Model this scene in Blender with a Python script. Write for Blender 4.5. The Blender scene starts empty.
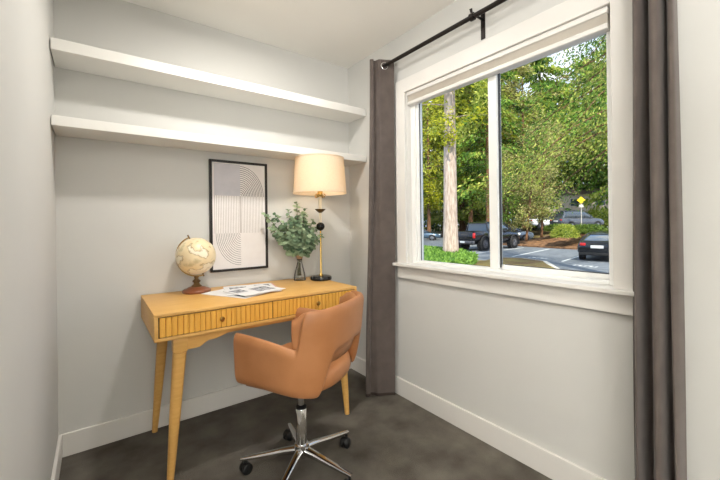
import bpy, bmesh, math, random
import numpy as np
from mathutils import Vector, Matrix
PI = math.pi
R = math.radians
rnd = random.Random(7)
sc = bpy.context.scene
col = sc.collection

# ------------------------------------------------------------------ camera
cd = bpy.data.cameras.new('camera')
cam = bpy.data.objects.new('camera', cd)
col.objects.link(cam)
cd.sensor_width = 36.0
cd.lens = 355.71 / 720 * 36
cd.shift_y = -16.52 / 720
cd.clip_start = 0.02
cd.clip_end = 500
yaw, pit, rol = 0.6396, 0.0006, -0.0126
fwd = Vector((math.sin(yaw) * math.cos(pit), math.cos(yaw) * math.cos(pit), math.sin(pit)))
rt = Vector((math.cos(yaw), -math.sin(yaw), 0))
up = rt.cross(fwd)
r2 = rt * math.cos(rol) + up * math.sin(rol)
u2 = -rt * math.sin(rol) + up * math.cos(rol)
cam.matrix_world = Matrix(((r2.x, u2.x, -fwd.x, -1.6659), (r2.y, u2.y, -fwd.y, -2.3802), (r2.z, u2.z, -fwd.z, 1.1732), (0, 0, 0, 1)))
sc.camera = cam

# ------------------------------------------------------------------ view, world, lights
sc.view_settings.view_transform = 'Standard'
sc.view_settings.look = 'None'
sc.view_settings.gamma = 1
sc.view_settings.use_curve_mapping = False
sc.view_settings.exposure = -0.04

def lin(c):
    return tuple(((v / 255) / 12.92 if v / 255 <= 0.04045 else ((v / 255 + 0.055) / 1.055) ** 2.4) for v in c) + (1.0,)

w = bpy.data.worlds.new('sky')
sc.world = w
w.use_nodes = True
nt = w.node_tree
nt.nodes.clear()
out = nt.nodes.new('ShaderNodeOutputWorld')
bg = nt.nodes.new('ShaderNodeBackground')
tc = nt.nodes.new('ShaderNodeTexCoord')
nz = nt.nodes.new('ShaderNodeTexNoise')
nz.inputs['Scale'].default_value = 6
nz.inputs['Detail'].default_value = 6
rp = nt.nodes.new('ShaderNodeValToRGB')
rp.color_ramp.elements[0].position = 0.42
rp.color_ramp.elements[0].color = (0.30, 0.50, 0.90, 1)
rp.color_ramp.elements[1].position = 0.60
rp.color_ramp.elements[1].color = (0.95, 0.97, 1.0, 1)
nt.links.new(tc.outputs['Generated'], nz.inputs['Vector'])
nt.links.new(nz.outputs['Fac'], rp.inputs['Fac'])
nt.links.new(rp.outputs['Color'], bg.inputs['Color'])
bg.inputs['Strength'].default_value = 1.7
nt.links.new(bg.outputs['Background'], out.inputs['Surface'])

def light(name, kind, loc, power, color=(1, 1, 1), size=0.1, rot=(0, 0, 0), parent=None, size_y=None):
    l = bpy.data.lights.new(name, kind)
    l.energy = power
    l.color = color
    if kind == 'AREA':
        l.shape = 'RECTANGLE' if size_y else 'DISK'
        l.size = size
        if size_y:
            l.size_y = size_y
    elif kind == 'SUN':
        l.angle = size
    else:
        l.shadow_soft_size = size
    o = bpy.data.objects.new(name, l)
    o.location = loc
    o.rotation_euler = rot
    col.objects.link(o)
    if parent:
        o.parent = parent
    return o

SUN = light('sun', 'SUN', (0, 0, 20), 7.0, (1.0, 0.93, 0.80), 0.02)
SUN.rotation_euler = Vector((0.50, 0.62, -0.85)).to_track_quat('-Z', 'Y').to_euler()
CEIL_P, FILL_P, FLASH_P, LAMP_P = 17.5, 55, 145, 6.5
# unseen fill lamp added by the rear wall, no window there; then ceiling-bounced flash
light('rear_fill', 'AREA', (-2.5, -4.5, 1.35), FILL_P, (1.0, 0.99, 0.975), 2.2, (R(90), 0, R(-8)), size_y=1.7)
light('flash_on_ceiling', 'AREA', (-2.3, -3.2, 1.5), FLASH_P, (1.0, 0.985, 0.97), 0.5, (R(180), 0, 0))
light('alcove_ceiling_light', 'AREA', (-0.98, -0.79, 2.385), CEIL_P, (1.0, 0.965, 0.92), 0.12)

# ------------------------------------------------------------------ materials
MATS = {}
def mat(name, c, rough=0.6, metal=0.0, var=None, scale=8.0, stretch=None, bump=0.0, bscale=None, lo=0.35, hi=0.65,
        detail=4, transl=0.0, emit=None, coat=0.0, spec=0.5, trans=0.0, ior=1.45, island=False, sheen=0.0):
    m = bpy.data.materials.new(name)
    m.use_nodes = True
    n, l = m.node_tree.nodes, m.node_tree.links
    b = n['Principled BSDF']
    b.inputs['Roughness'].default_value = rough
    b.inputs['Metallic'].default_value = metal
    b.inputs['Coat Weight'].default_value = coat
    b.inputs['Specular IOR Level'].default_value = spec
    b.inputs['Transmission Weight'].default_value = trans
    b.inputs['IOR'].default_value = ior
    b.inputs['Sheen Weight'].default_value = sheen
    src = None
    if var is not None:
        t = n.new('ShaderNodeTexCoord')
        mp = n.new('ShaderNodeMapping')
        if stretch:
            mp.inputs['Scale'].default_value = stretch
        l.new(t.outputs['Object'], mp.inputs['Vector'])
        z = n.new('ShaderNodeTexNoise')
        z.inputs['Scale'].default_value = scale
        z.inputs['Detail'].default_value = detail
        l.new(mp.outputs['Vector'], z.inputs['Vector'])
        fac = z.outputs['Fac']
        if island:
            g = n.new('ShaderNodeNewGeometry')
            mx = n.new('ShaderNodeMix')
            mx.data_type = 'FLOAT'
            mx.inputs[0].default_value = 0.55
            l.new(z.outputs['Fac'], mx.inputs[2])
            l.new(g.outputs['Random Per Island'], mx.inputs[3])
            fac = mx.outputs[0]
        r = n.new('ShaderNodeValToRGB')
        r.color_ramp.elements[0].position = lo
        r.color_ramp.elements[1].position = hi
        r.color_ramp.elements[0].color = lin(c)
        r.color_ramp.elements[1].color = lin(var)
        l.new(fac, r.inputs['Fac'])
        src = r.outputs['Color']
        l.new(src, b.inputs['Base Color'])
    else:
        b.inputs['Base Color'].default_value = lin(c)
    if bump:
        t2 = n.new('ShaderNodeTexCoord')
        z2 = n.new('ShaderNodeTexNoise')
        z2.inputs['Scale'].default_value = bscale or scale
        z2.inputs['Detail'].default_value = 5
        bp = n.new('ShaderNodeBump')
        bp.inputs['Strength'].default_value = bump
        bp.inputs['Distance'].default_value = 0.01
        l.new(t2.outputs['Object'], z2.inputs['Vector'])
        l.new(z2.outputs['Fac'], bp.inputs['Height'])
        l.new(bp.outputs['Normal'], b.inputs['Normal'])
    if emit:
        b.inputs['Emission Color'].default_value = lin(emit[0])
        b.inputs['Emission Strength'].default_value = emit[1]
    if transl:
        tr = n.new('ShaderNodeBsdfTranslucent')
        if src:
            l.new(src, tr.inputs['Color'])
        else:
            tr.inputs['Color'].default_value = lin(c)
        ms = n.new('ShaderNodeMixShader')
        ms.inputs[0].default_value = transl
        l.new(b.outputs['BSDF'], ms.inputs[1])
        l.new(tr.outputs['BSDF'], ms.inputs[2])
        l.new(ms.outputs['Shader'], n['Material Output'].inputs['Surface'])
    MATS[name] = m
    return m

WALL = mat('wall_paint', (205, 204, 199), 0.75, var=(208, 207, 202), scale=1.5, bump=0.03, bscale=220)
CEIL = mat('ceiling_paint', (236, 233, 226), 0.85, var=(239, 236, 229), scale=2, bump=0.05, bscale=160)
TRIM = mat('trim_paint', (222, 219, 213), 0.4, var=(225, 222, 216), scale=3)
SHELF = mat('shelf_paint', (230, 228, 222), 0.45, var=(233, 231, 225), scale=3)
CARPET = mat('carpet', (84, 79, 72), 0.95, var=(124, 118, 108), scale=5, lo=0.3, hi=0.72, detail=10, bump=0.9, bscale=260, spec=0.1)
VINYL = mat('window_vinyl', (236, 236, 232), 0.3, var=(239, 239, 235), scale=3)
GASKET = mat('gasket', (60, 60, 58), 0.6, var=(66, 66, 64))
BLIND = mat('blind_fabric', (214, 208, 198), 0.7, var=(220, 214, 204), scale=20)
WOOD = mat('oak_veneer', (208, 158, 84), 0.42, var=(223, 176, 102), scale=5, stretch=(1.2, 14, 14), lo=0.25, hi=0.75, detail=8)
WOODV = mat('oak_fluted', (226, 166, 66), 0.45, var=(236, 180, 80), scale=5, stretch=(22, 14, 1.2), lo=0.3, hi=0.7, detail=8)
DARK = mat('dark_gap', (52, 30, 14), 0.8, var=(60, 36, 18))
BRASS = mat('brass', (205, 168, 95), 0.25, 1.0, var=(215, 180, 108), scale=30)
BRONZE = mat('aged_bronze', (98, 78, 50), 0.4, 0.8, var=(124, 98, 62), scale=40)
BLACK = mat('black_lacquer', (22, 21, 20), 0.25, var=(28, 27, 26), scale=10)
RODM = mat('black_steel', (34, 29, 26), 0.42, 0.6, var=(40, 34, 30), scale=10)
CHROME = mat('chrome', (225, 225, 225), 0.08, 1.0, var=(232, 232, 232), scale=5)
STEEL = mat('brushed_steel', (170, 168, 164), 0.3, 1.0, var=(182, 180, 176), scale=20)
RUBBER = mat('caster_plastic', (20, 20, 20), 0.45, var=(26, 26, 26), scale=10)
LEATHER = mat('tan_leatherette', (160, 106, 64), 0.42, var=(174, 119, 76), scale=6, bump=0.12, bscale=320)
CURT = mat('curtain_fabric', (80, 70, 65), 0.8, var=(89, 79, 73), scale=14, bump=0.08, bscale=900, sheen=0.2)
HEM = mat('curtain_hem', (48, 38, 32), 0.9, var=(54, 44, 38))
SHADE = mat('lamp_shade_linen', (244, 230, 208), 0.8, var=(248, 235, 214), scale=120, transl=0.5)
BULB = mat('bulb_glow', (255, 225, 170), 0.5, emit=((255, 220, 165), 6.0))
CREAM = mat('cream_enamel', (232, 222, 196), 0.4, var=(236, 226, 202))
PINE = mat('turned_wood', (118, 66, 40), 0.3, var=(146, 88, 56), scale=9, stretch=(1, 1, 8), coat=0.3)
FRAME = mat('frame_black', (26, 23, 20), 0.4, var=(32, 28, 25), scale=20)
PAPER = mat('art_paper', (228, 222, 218), 0.8, var=(231, 226, 222), scale=20)
LAV = mat('art_grey_wash', (196, 194, 198), 0.8, var=(202, 199, 203), scale=25)
BEIGE = mat('art_beige_wash', (192, 185, 180), 0.8, var=(200, 193, 188), scale=25)
INK = mat('art_ink', (78, 74, 72), 0.8, var=(92, 88, 85), scale=30)
WHITEI = mat('art_white', (238, 235, 232), 0.8, var=(242, 239, 236), scale=30)
MAG = mat('magazine_paper', (232, 231, 230), 0.5, var=(238, 237, 236), scale=15)
PRINT = mat('magazine_print', (96, 98, 102), 0.6, var=(190, 192, 196), scale=45, lo=0.42, hi=0.58)
PINK = mat('magazine_pink', (214, 130, 136), 0.6, var=(224, 150, 154))
BURLAP = mat('burlap', (170, 138, 108), 0.95, var=(196, 164, 134), scale=140, bump=0.5, bscale=300)
TWINE = mat('twine', (60, 50, 40), 0.9, var=(80, 66, 52), scale=90)
STEM = mat('stem_green', (84, 86, 60), 0.7, var=(104, 100, 74), scale=30)
EUC = mat('eucalyptus_leaf', (84, 112, 82), 0.6, var=(172, 190, 152), scale=12, lo=0.25, hi=0.8, transl=0.2, island=True)

def glass_mat(name, tint, strength):
    m = bpy.data.materials.new(name)
    m.use_nodes = True
    n, l = m.node_tree.nodes, m.node_tree.links
    n.clear()
    o = n.new('ShaderNodeOutputMaterial')
    t = n.new('ShaderNodeBsdfTransparent')
    t.inputs['Color'].default_value = tint
    g = n.new('ShaderNodeBsdfGlossy')
    g.inputs['Roughness'].default_value = 0.02
    f = n.new('ShaderNodeFresnel')
    f.inputs['IOR'].default_value = 1.25
    mu = n.new('ShaderNodeMath')
    mu.operation = 'MULTIPLY'
    mu.inputs[1].default_value = strength
    x = n.new('ShaderNodeMixShader')
    l.new(f.outputs[0], mu.inputs[0])
    l.new(mu.outputs[0], x.inputs[0])
    l.new(t.outputs[0], x.inputs[1])
    l.new(g.outputs[0], x.inputs[2])
    l.new(x.outputs[0], o.inputs['Surface'])
    return m
GLASS = glass_mat('window_glass', (0.97, 0.98, 0.97, 1), 0.35)
VGLASS = glass_mat('vase_glass', (0.995, 1.0, 0.995, 1), 0.9)

# ------------------------------------------------------------------ mesh helpers
def link(name, me, m, parent=None):
    o = bpy.data.objects.new(name, me)
    if isinstance(m, (list, tuple)):
        for k in m:
            me.materials.append(k)
    elif m:
        me.materials.append(m)
    col.objects.link(o)
    if parent:
        o.parent = parent
    return o

class MB:
    def __init__(s):
        s.bm = bmesh.new()
    def _mi(s, faces, mi):
        for f in faces:
            f.material_index = mi
    def box(s, x0, x1, y0, y1, z0, z1, bev=0.0, mi=0, M=None, seg=2):
        r = bmesh.ops.create_cube(s.bm, size=1.0)
        vs = r['verts']
        for v in vs:
            v.co = Vector(((x0 + x1) / 2 + v.co.x * (x1 - x0), (y0 + y1) / 2 + v.co.y * (y1 - y0), (z0 + z1) / 2 + v.co.z * (z1 - z0)))
        if M is not None:
            for v in vs:
                v.co = M @ v.co
        fs = set(f for v in vs for f in v.link_faces)
        s._mi(fs, mi)
        if bev:
            es = list(set(e for v in vs for e in v.link_edges))
            g = bmesh.ops.bevel(s.bm, geom=es, offset=bev, segments=seg, affect='EDGES', profile=0.5)
            s._mi(g['faces'], mi)
        return s
    def poly(s, pts, mi=0):
        vs = [s.bm.verts.new(p) for p in pts]
        f = s.bm.faces.new(vs)
        f.material_index = mi
        return s
    def prism(s, pts, vec, mi=0, bev=0.0):
        a = [s.bm.verts.new(p) for p in pts]
        b = [s.bm.verts.new(Vector(p) + Vector(vec)) for p in pts]
        n = len(a)
        fs = [s.bm.faces.new(a[::-1]), s.bm.faces.new(b)]
        for i in range(n):
            fs.append(s.bm.faces.new((a[i], a[(i + 1) % n], b[(i + 1) % n], b[i])))
        s._mi(fs, mi)
        if bev:
            es = list(set(e for f in fs for e in f.edges))
            g = bmesh.ops.bevel(s.bm, geom=es, offset=bev, segments=2, affect='EDGES')
            s._mi(g['faces'], mi)
        return s
    def rings(s, rings, cap=True, mi=0, closed=False):
        rr = [[s.bm.verts.new(p) for p in r] for r in rings]
        n = len(rr[0])
        pairs = list(zip(rr[:-1], rr[1:]))
        if closed:
            pairs.append((rr[-1], rr[0]))
        for a, b in pairs:
            for i in range(n):
                f = s.bm.faces.new((a[i], a[(i + 1) % n], b[(i + 1) % n], b[i]))
                f.material_index = mi
        if cap and not closed:
            s.bm.faces.new(rr[0][::-1]).material_index = mi
            s.bm.faces.new(rr[-1]).material_index = mi
        return s
    def tube(s, pts, rad, n=10, cap=True, mi=0, flat=1.0):
        pts = [Vector(p) for p in pts]
        if not isinstance(rad, (list, tuple)):
            rad = [rad] * len(pts)
        rings = []
        ref = None
        for i, p in enumerate(pts):
            d = (pts[min(i + 1, len(pts) - 1)] - pts[max(i - 1, 0)]).normalized()
            if ref is None:
                ref = Vector((0, 0, 1)) if abs(d.z) < 0.9 else Vector((1, 0, 0))
                a = d.cross(ref).normalized()
            else:
                a = (a - d * a.dot(d)).normalized()
            b = d.cross(a).normalized()
            rings.append([p + (a * math.cos(t) + b * math.sin(t) * flat) * rad[i] for t in [2 * PI * k / n for k in range(n)]])
        return s.rings(rings, cap, mi)
    def lathe(s, prof, n=24, center=(0, 0, 0), cap=True, mi=0):
        c = Vector(center)
        return s.rings([[c + Vector((r * math.cos(2 * PI * k / n), r * math.sin(2 * PI * k / n), z)) for k in range(n)] for r, z in prof], cap, mi)
    def build(s, name, m, parent=None, smooth=None, M=None):
        if M is not None:
            s.bm.transform(M)
        bmesh.ops.recalc_face_normals(s.bm, faces=s.bm.faces)
        me = bpy.data.meshes.new(name)
        s.bm.to_mesh(me)
        s.bm.free()
        if smooth is not None:
            for p in me.polygons:
                p.use_smooth = True
            if smooth < 180:
                me.set_sharp_from_angle(angle=R(smooth))
        return link(name, me, m, parent)

def tag(o, label=None, cat=None, group=None, kind=None):
    if label: o['label'] = label
    if cat: o['category'] = cat
    if group: o['group'] = group
    if kind: o['kind'] = kind
    return o

def empty(name, loc, rz, label, cat, group=None):
    o = bpy.data.objects.new(name, None)
    o.empty_display_size = 0.1
    o.location = loc
    o.rotation_euler = (0, 0, rz)
    col.objects.link(o)
    return tag(o, label, cat, group)

def struct(name, mb, m, smooth=None):
    o = mb.build(name, m, None, smooth)
    o['kind'] = 'structure'
    return o

def ss(a, b, x):
    t = max(0.0, min(1.0, (x - a) / (b - a)))
    return t * t * (3 - 2 * t)

# ------------------------------------------------------------------ room shell
H = 2.44
XL = -1.8272
struct('floor', MB().box(-4.0, 0.0, -4.6, 0.0, -0.12, 0.0), CARPET)
struct('ceiling', MB().box(-4.12, 0.15, -4.72, 0.12, H, H + 0.12), CEIL)
struct('wall_back', MB().box(XL - 0.12, 0.15, 0.0, 0.12, -0.12, H), WALL)
struct('wall_left', MB().box(XL - 0.12, XL, -2.15, 0.0, -0.12, H), WALL)
struct('wall_room_back', MB().box(-4.12, XL - 0.12, -2.15, -2.03, -0.12, H), WALL)
struct('wall_room_left', MB().box(-4.12, -4.0, -4.6, -2.15, -0.12, H), WALL)
struct('wall_room_front', MB().box(-4.12, 0.15, -4.72, -4.6, -0.12, H), WALL)
OY0, OY1, OZ0, OZ1 = -1.846, -0.674, 0.89, 2.045
wr = MB()
wr.box(0, 0.15, OY1, 0.0, -0.12, H)
wr.box(0, 0.15, -4.6, OY0, -0.12, H)
wr.box(0, 0.15, OY0, OY1, -0.12, OZ0)
wr.box(0, 0.15, OY0, OY1, OZ1, H)
struct('wall_right', wr, WALL)
BH, BT = 0.1166, 0.014
struct('baseboard_back', MB().box(XL + BT, -BT, -BT, 0, 0, BH, 0.003), TRIM)
struct('baseboard_left', MB().box(XL, XL + BT, -2.15, 0, 0, BH, 0.003), TRIM)
struct('baseboard_right', MB().box(-BT, 0, -4.6, 0, 0, BH, 0.003), TRIM)

# window: casing and stool are trim, the sliding unit is window_1
struct('trim_1', MB().box(-0.02, 0, OY1, -0.587, 0.905, 2.128, 0.002), TRIM)
struct('trim_2', MB().box(-0.02, 0, -1.965, OY0, 0.905, 2.128, 0.002), TRIM)
struct('trim_3', MB().box(-0.021, 0, OY0, OY1, 2.038, 2.128, 0.002), TRIM)
struct('trim_4', MB().box(-0.052, 0.06, -1.965, -0.572, 0.886, 0.906, 0.004), TRIM)
struct('trim_5', MB().box(-0.018, 0, -1.965, -0.587, 0.805, 0.886, 0.002), TRIM)
jm = MB()
jm.box(0, 0.05, OY1 - 0.006, OY1, 0.906, OZ1)
jm.box(0, 0.05, OY0, OY0 + 0.006, 0.906, OZ1)
jm.box(0, 0.05, OY0, OY1, 2.039, OZ1)
struct('trim_6', jm, TRIM)

win = empty('window_1', (0.05, -1.26, 0.906), 0, None, None)
win['kind'] = 'structure'
def wpart(name, mb, m, lab=None):
    o = mb.build(name, m, win, None, Matrix.Translation((-0.05, 1.26, -0.906)))
    if lab: o['label'] = lab
    return o
fr = MB()
fr.box(0.03, 0.10, -0.716, OY1 - 0.006, 0.906, 2.04, 0.003)
fr.box(0.03, 0.10, OY0 + 0.006, -1.815, 0.906, 2.04, 0.003)
fr.box(0.03, 0.10, -1.815, -0.716, 0.906, 0.921, 0.003)
fr.box(0.03, 0.10, -1.815, -0.716, 2.0, 2.04, 0.003)
wpart('window_frame', fr, VINYL)
sh = MB()   # sliding sash, nearer
sh.box(0.045, 0.072, -0.736, -0.716, 0.921, 2.0, 0.002)
sh.box(0.045, 0.072, -1.303, -1.254, 0.921, 2.0, 0.002)
sh.box(0.045, 0.072, -1.254, -0.736, 0.921, 0.927, 0.002)
sh.box(0.045, 0.072, -1.254, -0.736, 1.97, 2.0, 0.002)
wpart('sliding_sash', sh, VINYL)
fx = MB()
fx.box(0.075, 0.095, -1.300, -1.270, 0.921, 2.0, 0.002)
fx.box(0.075, 0.095, -1.815, -1.806, 0.921, 2.0, 0.002)
fx.box(0.075, 0.095, -1.806, -1.300, 0.921, 0.945, 0.002)
fx.box(0.075, 0.095, -1.806, -1.300, 1.97, 2.0, 0.002)
wpart('fixed_sash', fx, VINYL)
gk = MB()
gk.box(0.055, 0.06, -0.740, -0.736, 0.927, 1.97)
gk.box(0.080, 0.084, -1.304, -1.300, 0.945, 1.97)
gk.box(0.080, 0.084, -1.806, -1.320, 0.945, 0.949)
gk.box(0.080, 0.084, -1.806, -1.803, 0.949, 1.97)
gk.box(0.062, 0.075, -1.3055, -1.296, 0.93, 1.97)
wpart('gasket', gk, GASKET, 'dark rubber glazing gasket')
wpart('pane', MB().box(0.0565, 0.0595, -1.254, -0.736, 0.927, 1.97), GLASS)
wpart('pane', MB().box(0.0845, 0.0875, -1.806, -1.300, 0.945, 1.97), GLASS)
# raised cellular shade
bl = empty('window_blind', (0.02, -1.26, 2.039), 0, 'raised off-white cellular blind stacked at the top of the window', 'blind')
Mb = Matrix.Translation((-0.02, 1.26, -2.039))
MB().box(-0.008, 0.042, OY0 + 0.012, OY1 - 0.012, 2.012, 2.037, 0.004).build('head_rail', TRIM, bl, 35, Mb)
st = MB()
for k in range(6):
    z = 2.011 - k * 0.0062
    st.prism([(0.0, OY0 + 0.016, z), (0.006, OY0 + 0.016, z - 0.003), (0.0, OY0 + 0.016, z - 0.006), (0.034, OY0 + 0.016, z - 0.006), (0.028, OY0 + 0.016, z - 0.003), (0.034, OY0 + 0.016, z)], (0, OY1 - OY0 - 0.032, 0))
st.build('folded_fabric', BLIND, bl, None, Mb)
MB().box(-0.006, 0.040, OY0 + 0.013, OY1 - 0.013, 1.950, 1.973, 0.005).build('bottom_rail', TRIM, bl, 35, Mb)

# ------------------------------------------------------------------ floating shelves
def shelf(z0, z1, lab):
    s = MB().box(XL + 0.004, -0.003, -0.238, -0.001, z0, z1, 0.002)
    o = s.build('floating_shelf', SHELF)
    tag(o, lab, 'shelf', 'floating shelves on the back wall')
shelf(1.992, 2.046, 'upper thick white floating shelf spanning the back wall near the ceiling')
shelf(1.643, 1.690, 'lower thick white floating shelf just above the lamp shade and picture')

# ------------------------------------------------------------------ ceiling light of the alcove (above the frame)
clt = empty('ceiling_light', (-0.98, -0.79, H), 0, 'small round flush ceiling light above the chair', 'light')
MB().lathe([(0.0, 0), (0.105, 0), (0.105, -0.03), (0.098, -0.036), (0.09, -0.036), (0.09, -0.012), (0.0, -0.012)][0:6], 32).build('trim_ring', TRIM, clt, 40)

# ------------------------------------------------------------------ curtains
def smoothpoly(ctrl, n):
    out_ = []
    P = [Vector(c) for c in ctrl]
    P = [2 * P[0] - P[1]] + P + [2 * P[-1] - P[-2]]
    for i in range(1, len(P) - 2):
        for k in range(n):
            t = k / n
            a, b, c, d = P[i - 1], P[i], P[i + 1], P[i + 2]
            out_.append(0.5 * (2 * b + (c - a) * t + (2 * a - 5 * b + 4 * c - d) * t * t + (3 * b - a - 3 * c + d) * t ** 3))
    out_.append(P[-2])
    return out_

def curtain(name_loc, top, bot, z0, z1, label):
    root = empty('curtain', name_loc, 0, label, 'curtain', 'grommet curtains at the window')
    L = Vector(name_loc)
    a, b = smoothpoly(top, 8), smoothpoly(bot, 8)
    nz_ = 26
    def panel(za, zb, inset, th, k0, k1, m, nm):
        mb = MB()
        rows = []
        for i in range(k1 + 1):
            t = i / k1
            z = za + (zb - za) * t
            g = (z - z0) / (z1 - z0)
            g2 = ss(0, 1, g)
            line = [b[j].lerp(a[j], g2) for j in range(len(a))]
            line = [Vector((p.x + 0.0035 * math.sin(7 * g + j * 0.35), p.y + 0.003 * math.sin(5 * g + j * 0.22), 0)) for j, p in enumerate(line)]
            n = len(line)
            ring = []
            for s_ in (1, -1):
                seq = range(n) if s_ == 1 else range(n - 1, -1, -1)
                for j in seq:
                    d = (line[min(j + 1, n - 1)] - line[max(j - 1, 0)]).normalized()
                    nn = Vector((-d.y, d.x, 0))
                    ring.append(Vector((line[j].x, line[j].y, z)) + nn * th * s_ - L)
            rows.append(ring)
        mb.rings(rows)
        return mb.build(nm, m, root, 60)
    panel(z0 + 0.018, z1, 0, 0.0016, 0, nz_, CURT, 'panel')
    panel(z0, z0 + 0.018, 0, 0.0024, 0, 1, HEM, 'hem')['label'] = 'dark bottom hem'  # hem strip in a darker brown than the panel
    return root, a

RX, RZ = -0.095, 2.233
# left curtain: folds bunched into the corner
tl = [(-0.058, -0.452), (-0.112, -0.458), (-0.114, -0.470), (-0.066, -0.476), (-0.066, -0.490), (-0.140, -0.498), (-0.170, -0.509), (-0.170, -0.522), (-0.154, -0.526), (-0.146, -0.514), (-0.130, -0.530), (-0.120, -0.552), (-0.075, -0.578), (-0.034, -0.600)]
bl_ = [(-0.060, -0.412), (-0.130, -0.420), (-0.132, -0.432), (-0.066, -0.438), (-0.066, -0.450), (-0.165, -0.448), (-0.200, -0.458), (-0.202, -0.474), (-0.180, -0.480), (-0.170, -0.466), (-0.148, -0.486), (-0.130, -0.515), (-0.080, -0.545), (-0.034, -0.566)]
c1, ct = curtain((-0.095, -0.50, 0.0), [(x, y, 0) for x, y in tl], [(x, y, 0) for x, y in bl_], 0.004, 2.275, 'dark taupe curtain bunched in the corner beside the desk, left of window')
trr = [(-0.050, -1.930), (-0.060, -1.942), (-0.120, -1.954), (-0.135, -1.964), (-0.068, -1.974), (-0.066, -1.990), (-0.128, -2.000), (-0.138, -2.016), (-0.068, -2.024), (-0.066, -2.036), (-0.118, -2.044), (-0.110, -2.052), (-0.06, -2.055)]
brr = [(-0.045, -1.916), (-0.055, -1.928), (-0.140, -1.942), (-0.152, -1.954), (-0.072, -1.966), (-0.070, -1.986), (-0.145, -1.998), (-0.150, -2.018), (-0.072, -2.030), (-0.068, -2.044), (-0.125, -2.050), (-0.112, -2.062), (-0.06, -2.066)]
c2, _ = curtain((-0.095, -2.0, 0.0), [(x, y, 0) for x, y in trr], [(x, y, 0) for x, y in brr], 0.004, 2.275, 'dark taupe curtain hanging right of the window, nearest the viewer')

def torus(R1, r, n=24, k=8):
    mb = MB()
    rg = []
    for i in range(n):
        a = 2 * PI * i / n
        rg.append([Vector(((R1 + r * math.cos(t)) * math.cos(a), (R1 + r * math.cos(t)) * math.sin(a), r * math.sin(t))) for t in [2 * PI * j / k for j in range(k)]])
    mb.rings(rg, closed=True)
    return mb
def eyelet(root, y, tilt):
    M_ = Matrix.Translation(Vector((RX, y, RZ)) - root.location) @ Matrix.Rotation(R(tilt), 4, 'Z') @ Matrix.Rotation(R(90), 4, 'X')
    torus(0.0225, 0.0035).build('eyelet', CHROME, root, 180, M_)['label'] = 'chrome eyelet ring'
for y, t in ((-0.455, -5), (-0.473, 5), (-0.494, -6), (-0.566, -24)):
    eyelet(c1, y, t)
for y, t in ((-1.945, 20), (-1.969, -20), (-1.996, 20), (-2.020, -20), (-2.041, 20)):
    eyelet(c2, y, t)

rod = empty('curtain_rod', (RX, -1.3, RZ), 0, 'black metal curtain rod running above the window', 'curtain rod')
Mr = Matrix.Translation((-RX, 1.3, -RZ))
MB().tube([(RX, -0.45, RZ), (RX, -2.25, RZ)], 0.0125, 16).build('pole', RODM, rod, 60, Mr)
MB().tube([(RX, -0.452, RZ), (RX, -0.449, RZ), (RX, -0.442, RZ), (RX, -0.438, RZ)], [0.0135, 0.018, 0.018, 0.012], 16).build('finial', RODM, rod, 60, Mr)
for y in (-1.262, -2.16):
    bk = MB()
    bk.box(-0.005, 0, y - 0.0125, y + 0.0125, 2.145, 2.285, 0.0015)
    bk.box(-0.10, -0.004, y - 0.006, y + 0.006, 2.245, 2.252, 0.001)
    bk.tube([(RX, y - 0.011, RZ), (RX, y + 0.011, RZ)], 0.0195, 18)
    bo = bk.build('bracket', RODM, rod, 50, Mr)
    MB().tube([(RX - 0.004, y, RZ + 0.014), (RX - 0.012, y, RZ + 0.037)], [0.005, 0.008], 12).build('set_screw', RODM, bo, 50, Mr)

# ------------------------------------------------------------------ desk
dk = empty('writing_desk', (-0.90, -0.30, 0), 0, 'golden oak desk with two fluted drawers and splayed legs', 'desk')
Md = Matrix.Translation((0.90, 0.30, 0))
DX0, DX1, DY0, DY1, DZ0, DZ1 = -1.463, -0.360, -0.583, -0.012, 0.658, 0.782
MB().box(DX0, DX1, DY0, DY1, DZ1 - 0.015, DZ1, 0.002).build('desktop', WOOD, dk, 35, Md)
MB().box(DX0, DX1, DY0, DY1, DZ0, DZ0 + 0.015, 0.002).build('bottom_panel', WOOD, dk, 35, Md)
for x0 in (DX0, DX1 - 0.016):
    MB().box(x0, x0 + 0.016, DY0, DY1, DZ0 + 0.015, DZ1 - 0.015, 0.0015).build('side_panel', WOOD, dk, 35, Md)
MB().box(DX0 + 0.016, DX1 - 0.016, DY1 - 0.01, DY1, DZ0 + 0.015, DZ1 - 0.015).build('back_panel', WOOD, dk, None, Md)
MB().box(DX0 + 0.016, DX1 - 0.016, DY0 + 0.010, DY0 + 0.014, DZ0 + 0.015, DZ1 - 0.015).build('recess', DARK, dk, None, Md)['label'] = 'dark gap line around the drawers'
def drawer(x0, x1):
    z0, z1 = DZ0 + 0.019, DZ1 - 0.019
    n = int(round((x1 - x0) / 0.0235))
    pts = [(x0, DY0 + 0.0098)]
    for i in range(n):
        xa = x0 + (x1 - x0) * i / n
        wv = (x1 - x0) / n
        for t, dpt in ((0.02, 0.0090), (0.09, 0.0016), (0.25, 0.0004), (0.5, 0.0), (0.75, 0.0004), (0.91, 0.0016), (0.98, 0.0090)):
            pts.append((xa + wv * t, DY0 + 0.0002 + dpt))
    pts.append((x1, DY0 + 0.0098))
    mb = MB().prism([(x, y, z0) for x, y in pts], (0, 0, z1 - z0))
    d = mb.build('drawer', WOODV, dk, 40, Md)
    xc, zc = (x0 + x1) / 2, (z0 + z1) / 2 - 0.006 + 0.006
    y = DY0
    k = MB().tube([(xc, y + 0.003, zc), (xc, y - 0.010, zc), (xc, y - 0.012, zc), (xc, y - 0.018, zc), (xc, y - 0.022, zc), (xc, y - 0.0235, zc)], [0.004, 0.0045, 0.010, 0.013, 0.011, 0.004], 16)
    k.build('knob', BRASS, d, 50, Md)['label'] = 'round brass knob'
xm = -0.912
drawer(DX0 + 0.021, xm - 0.002)
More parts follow.
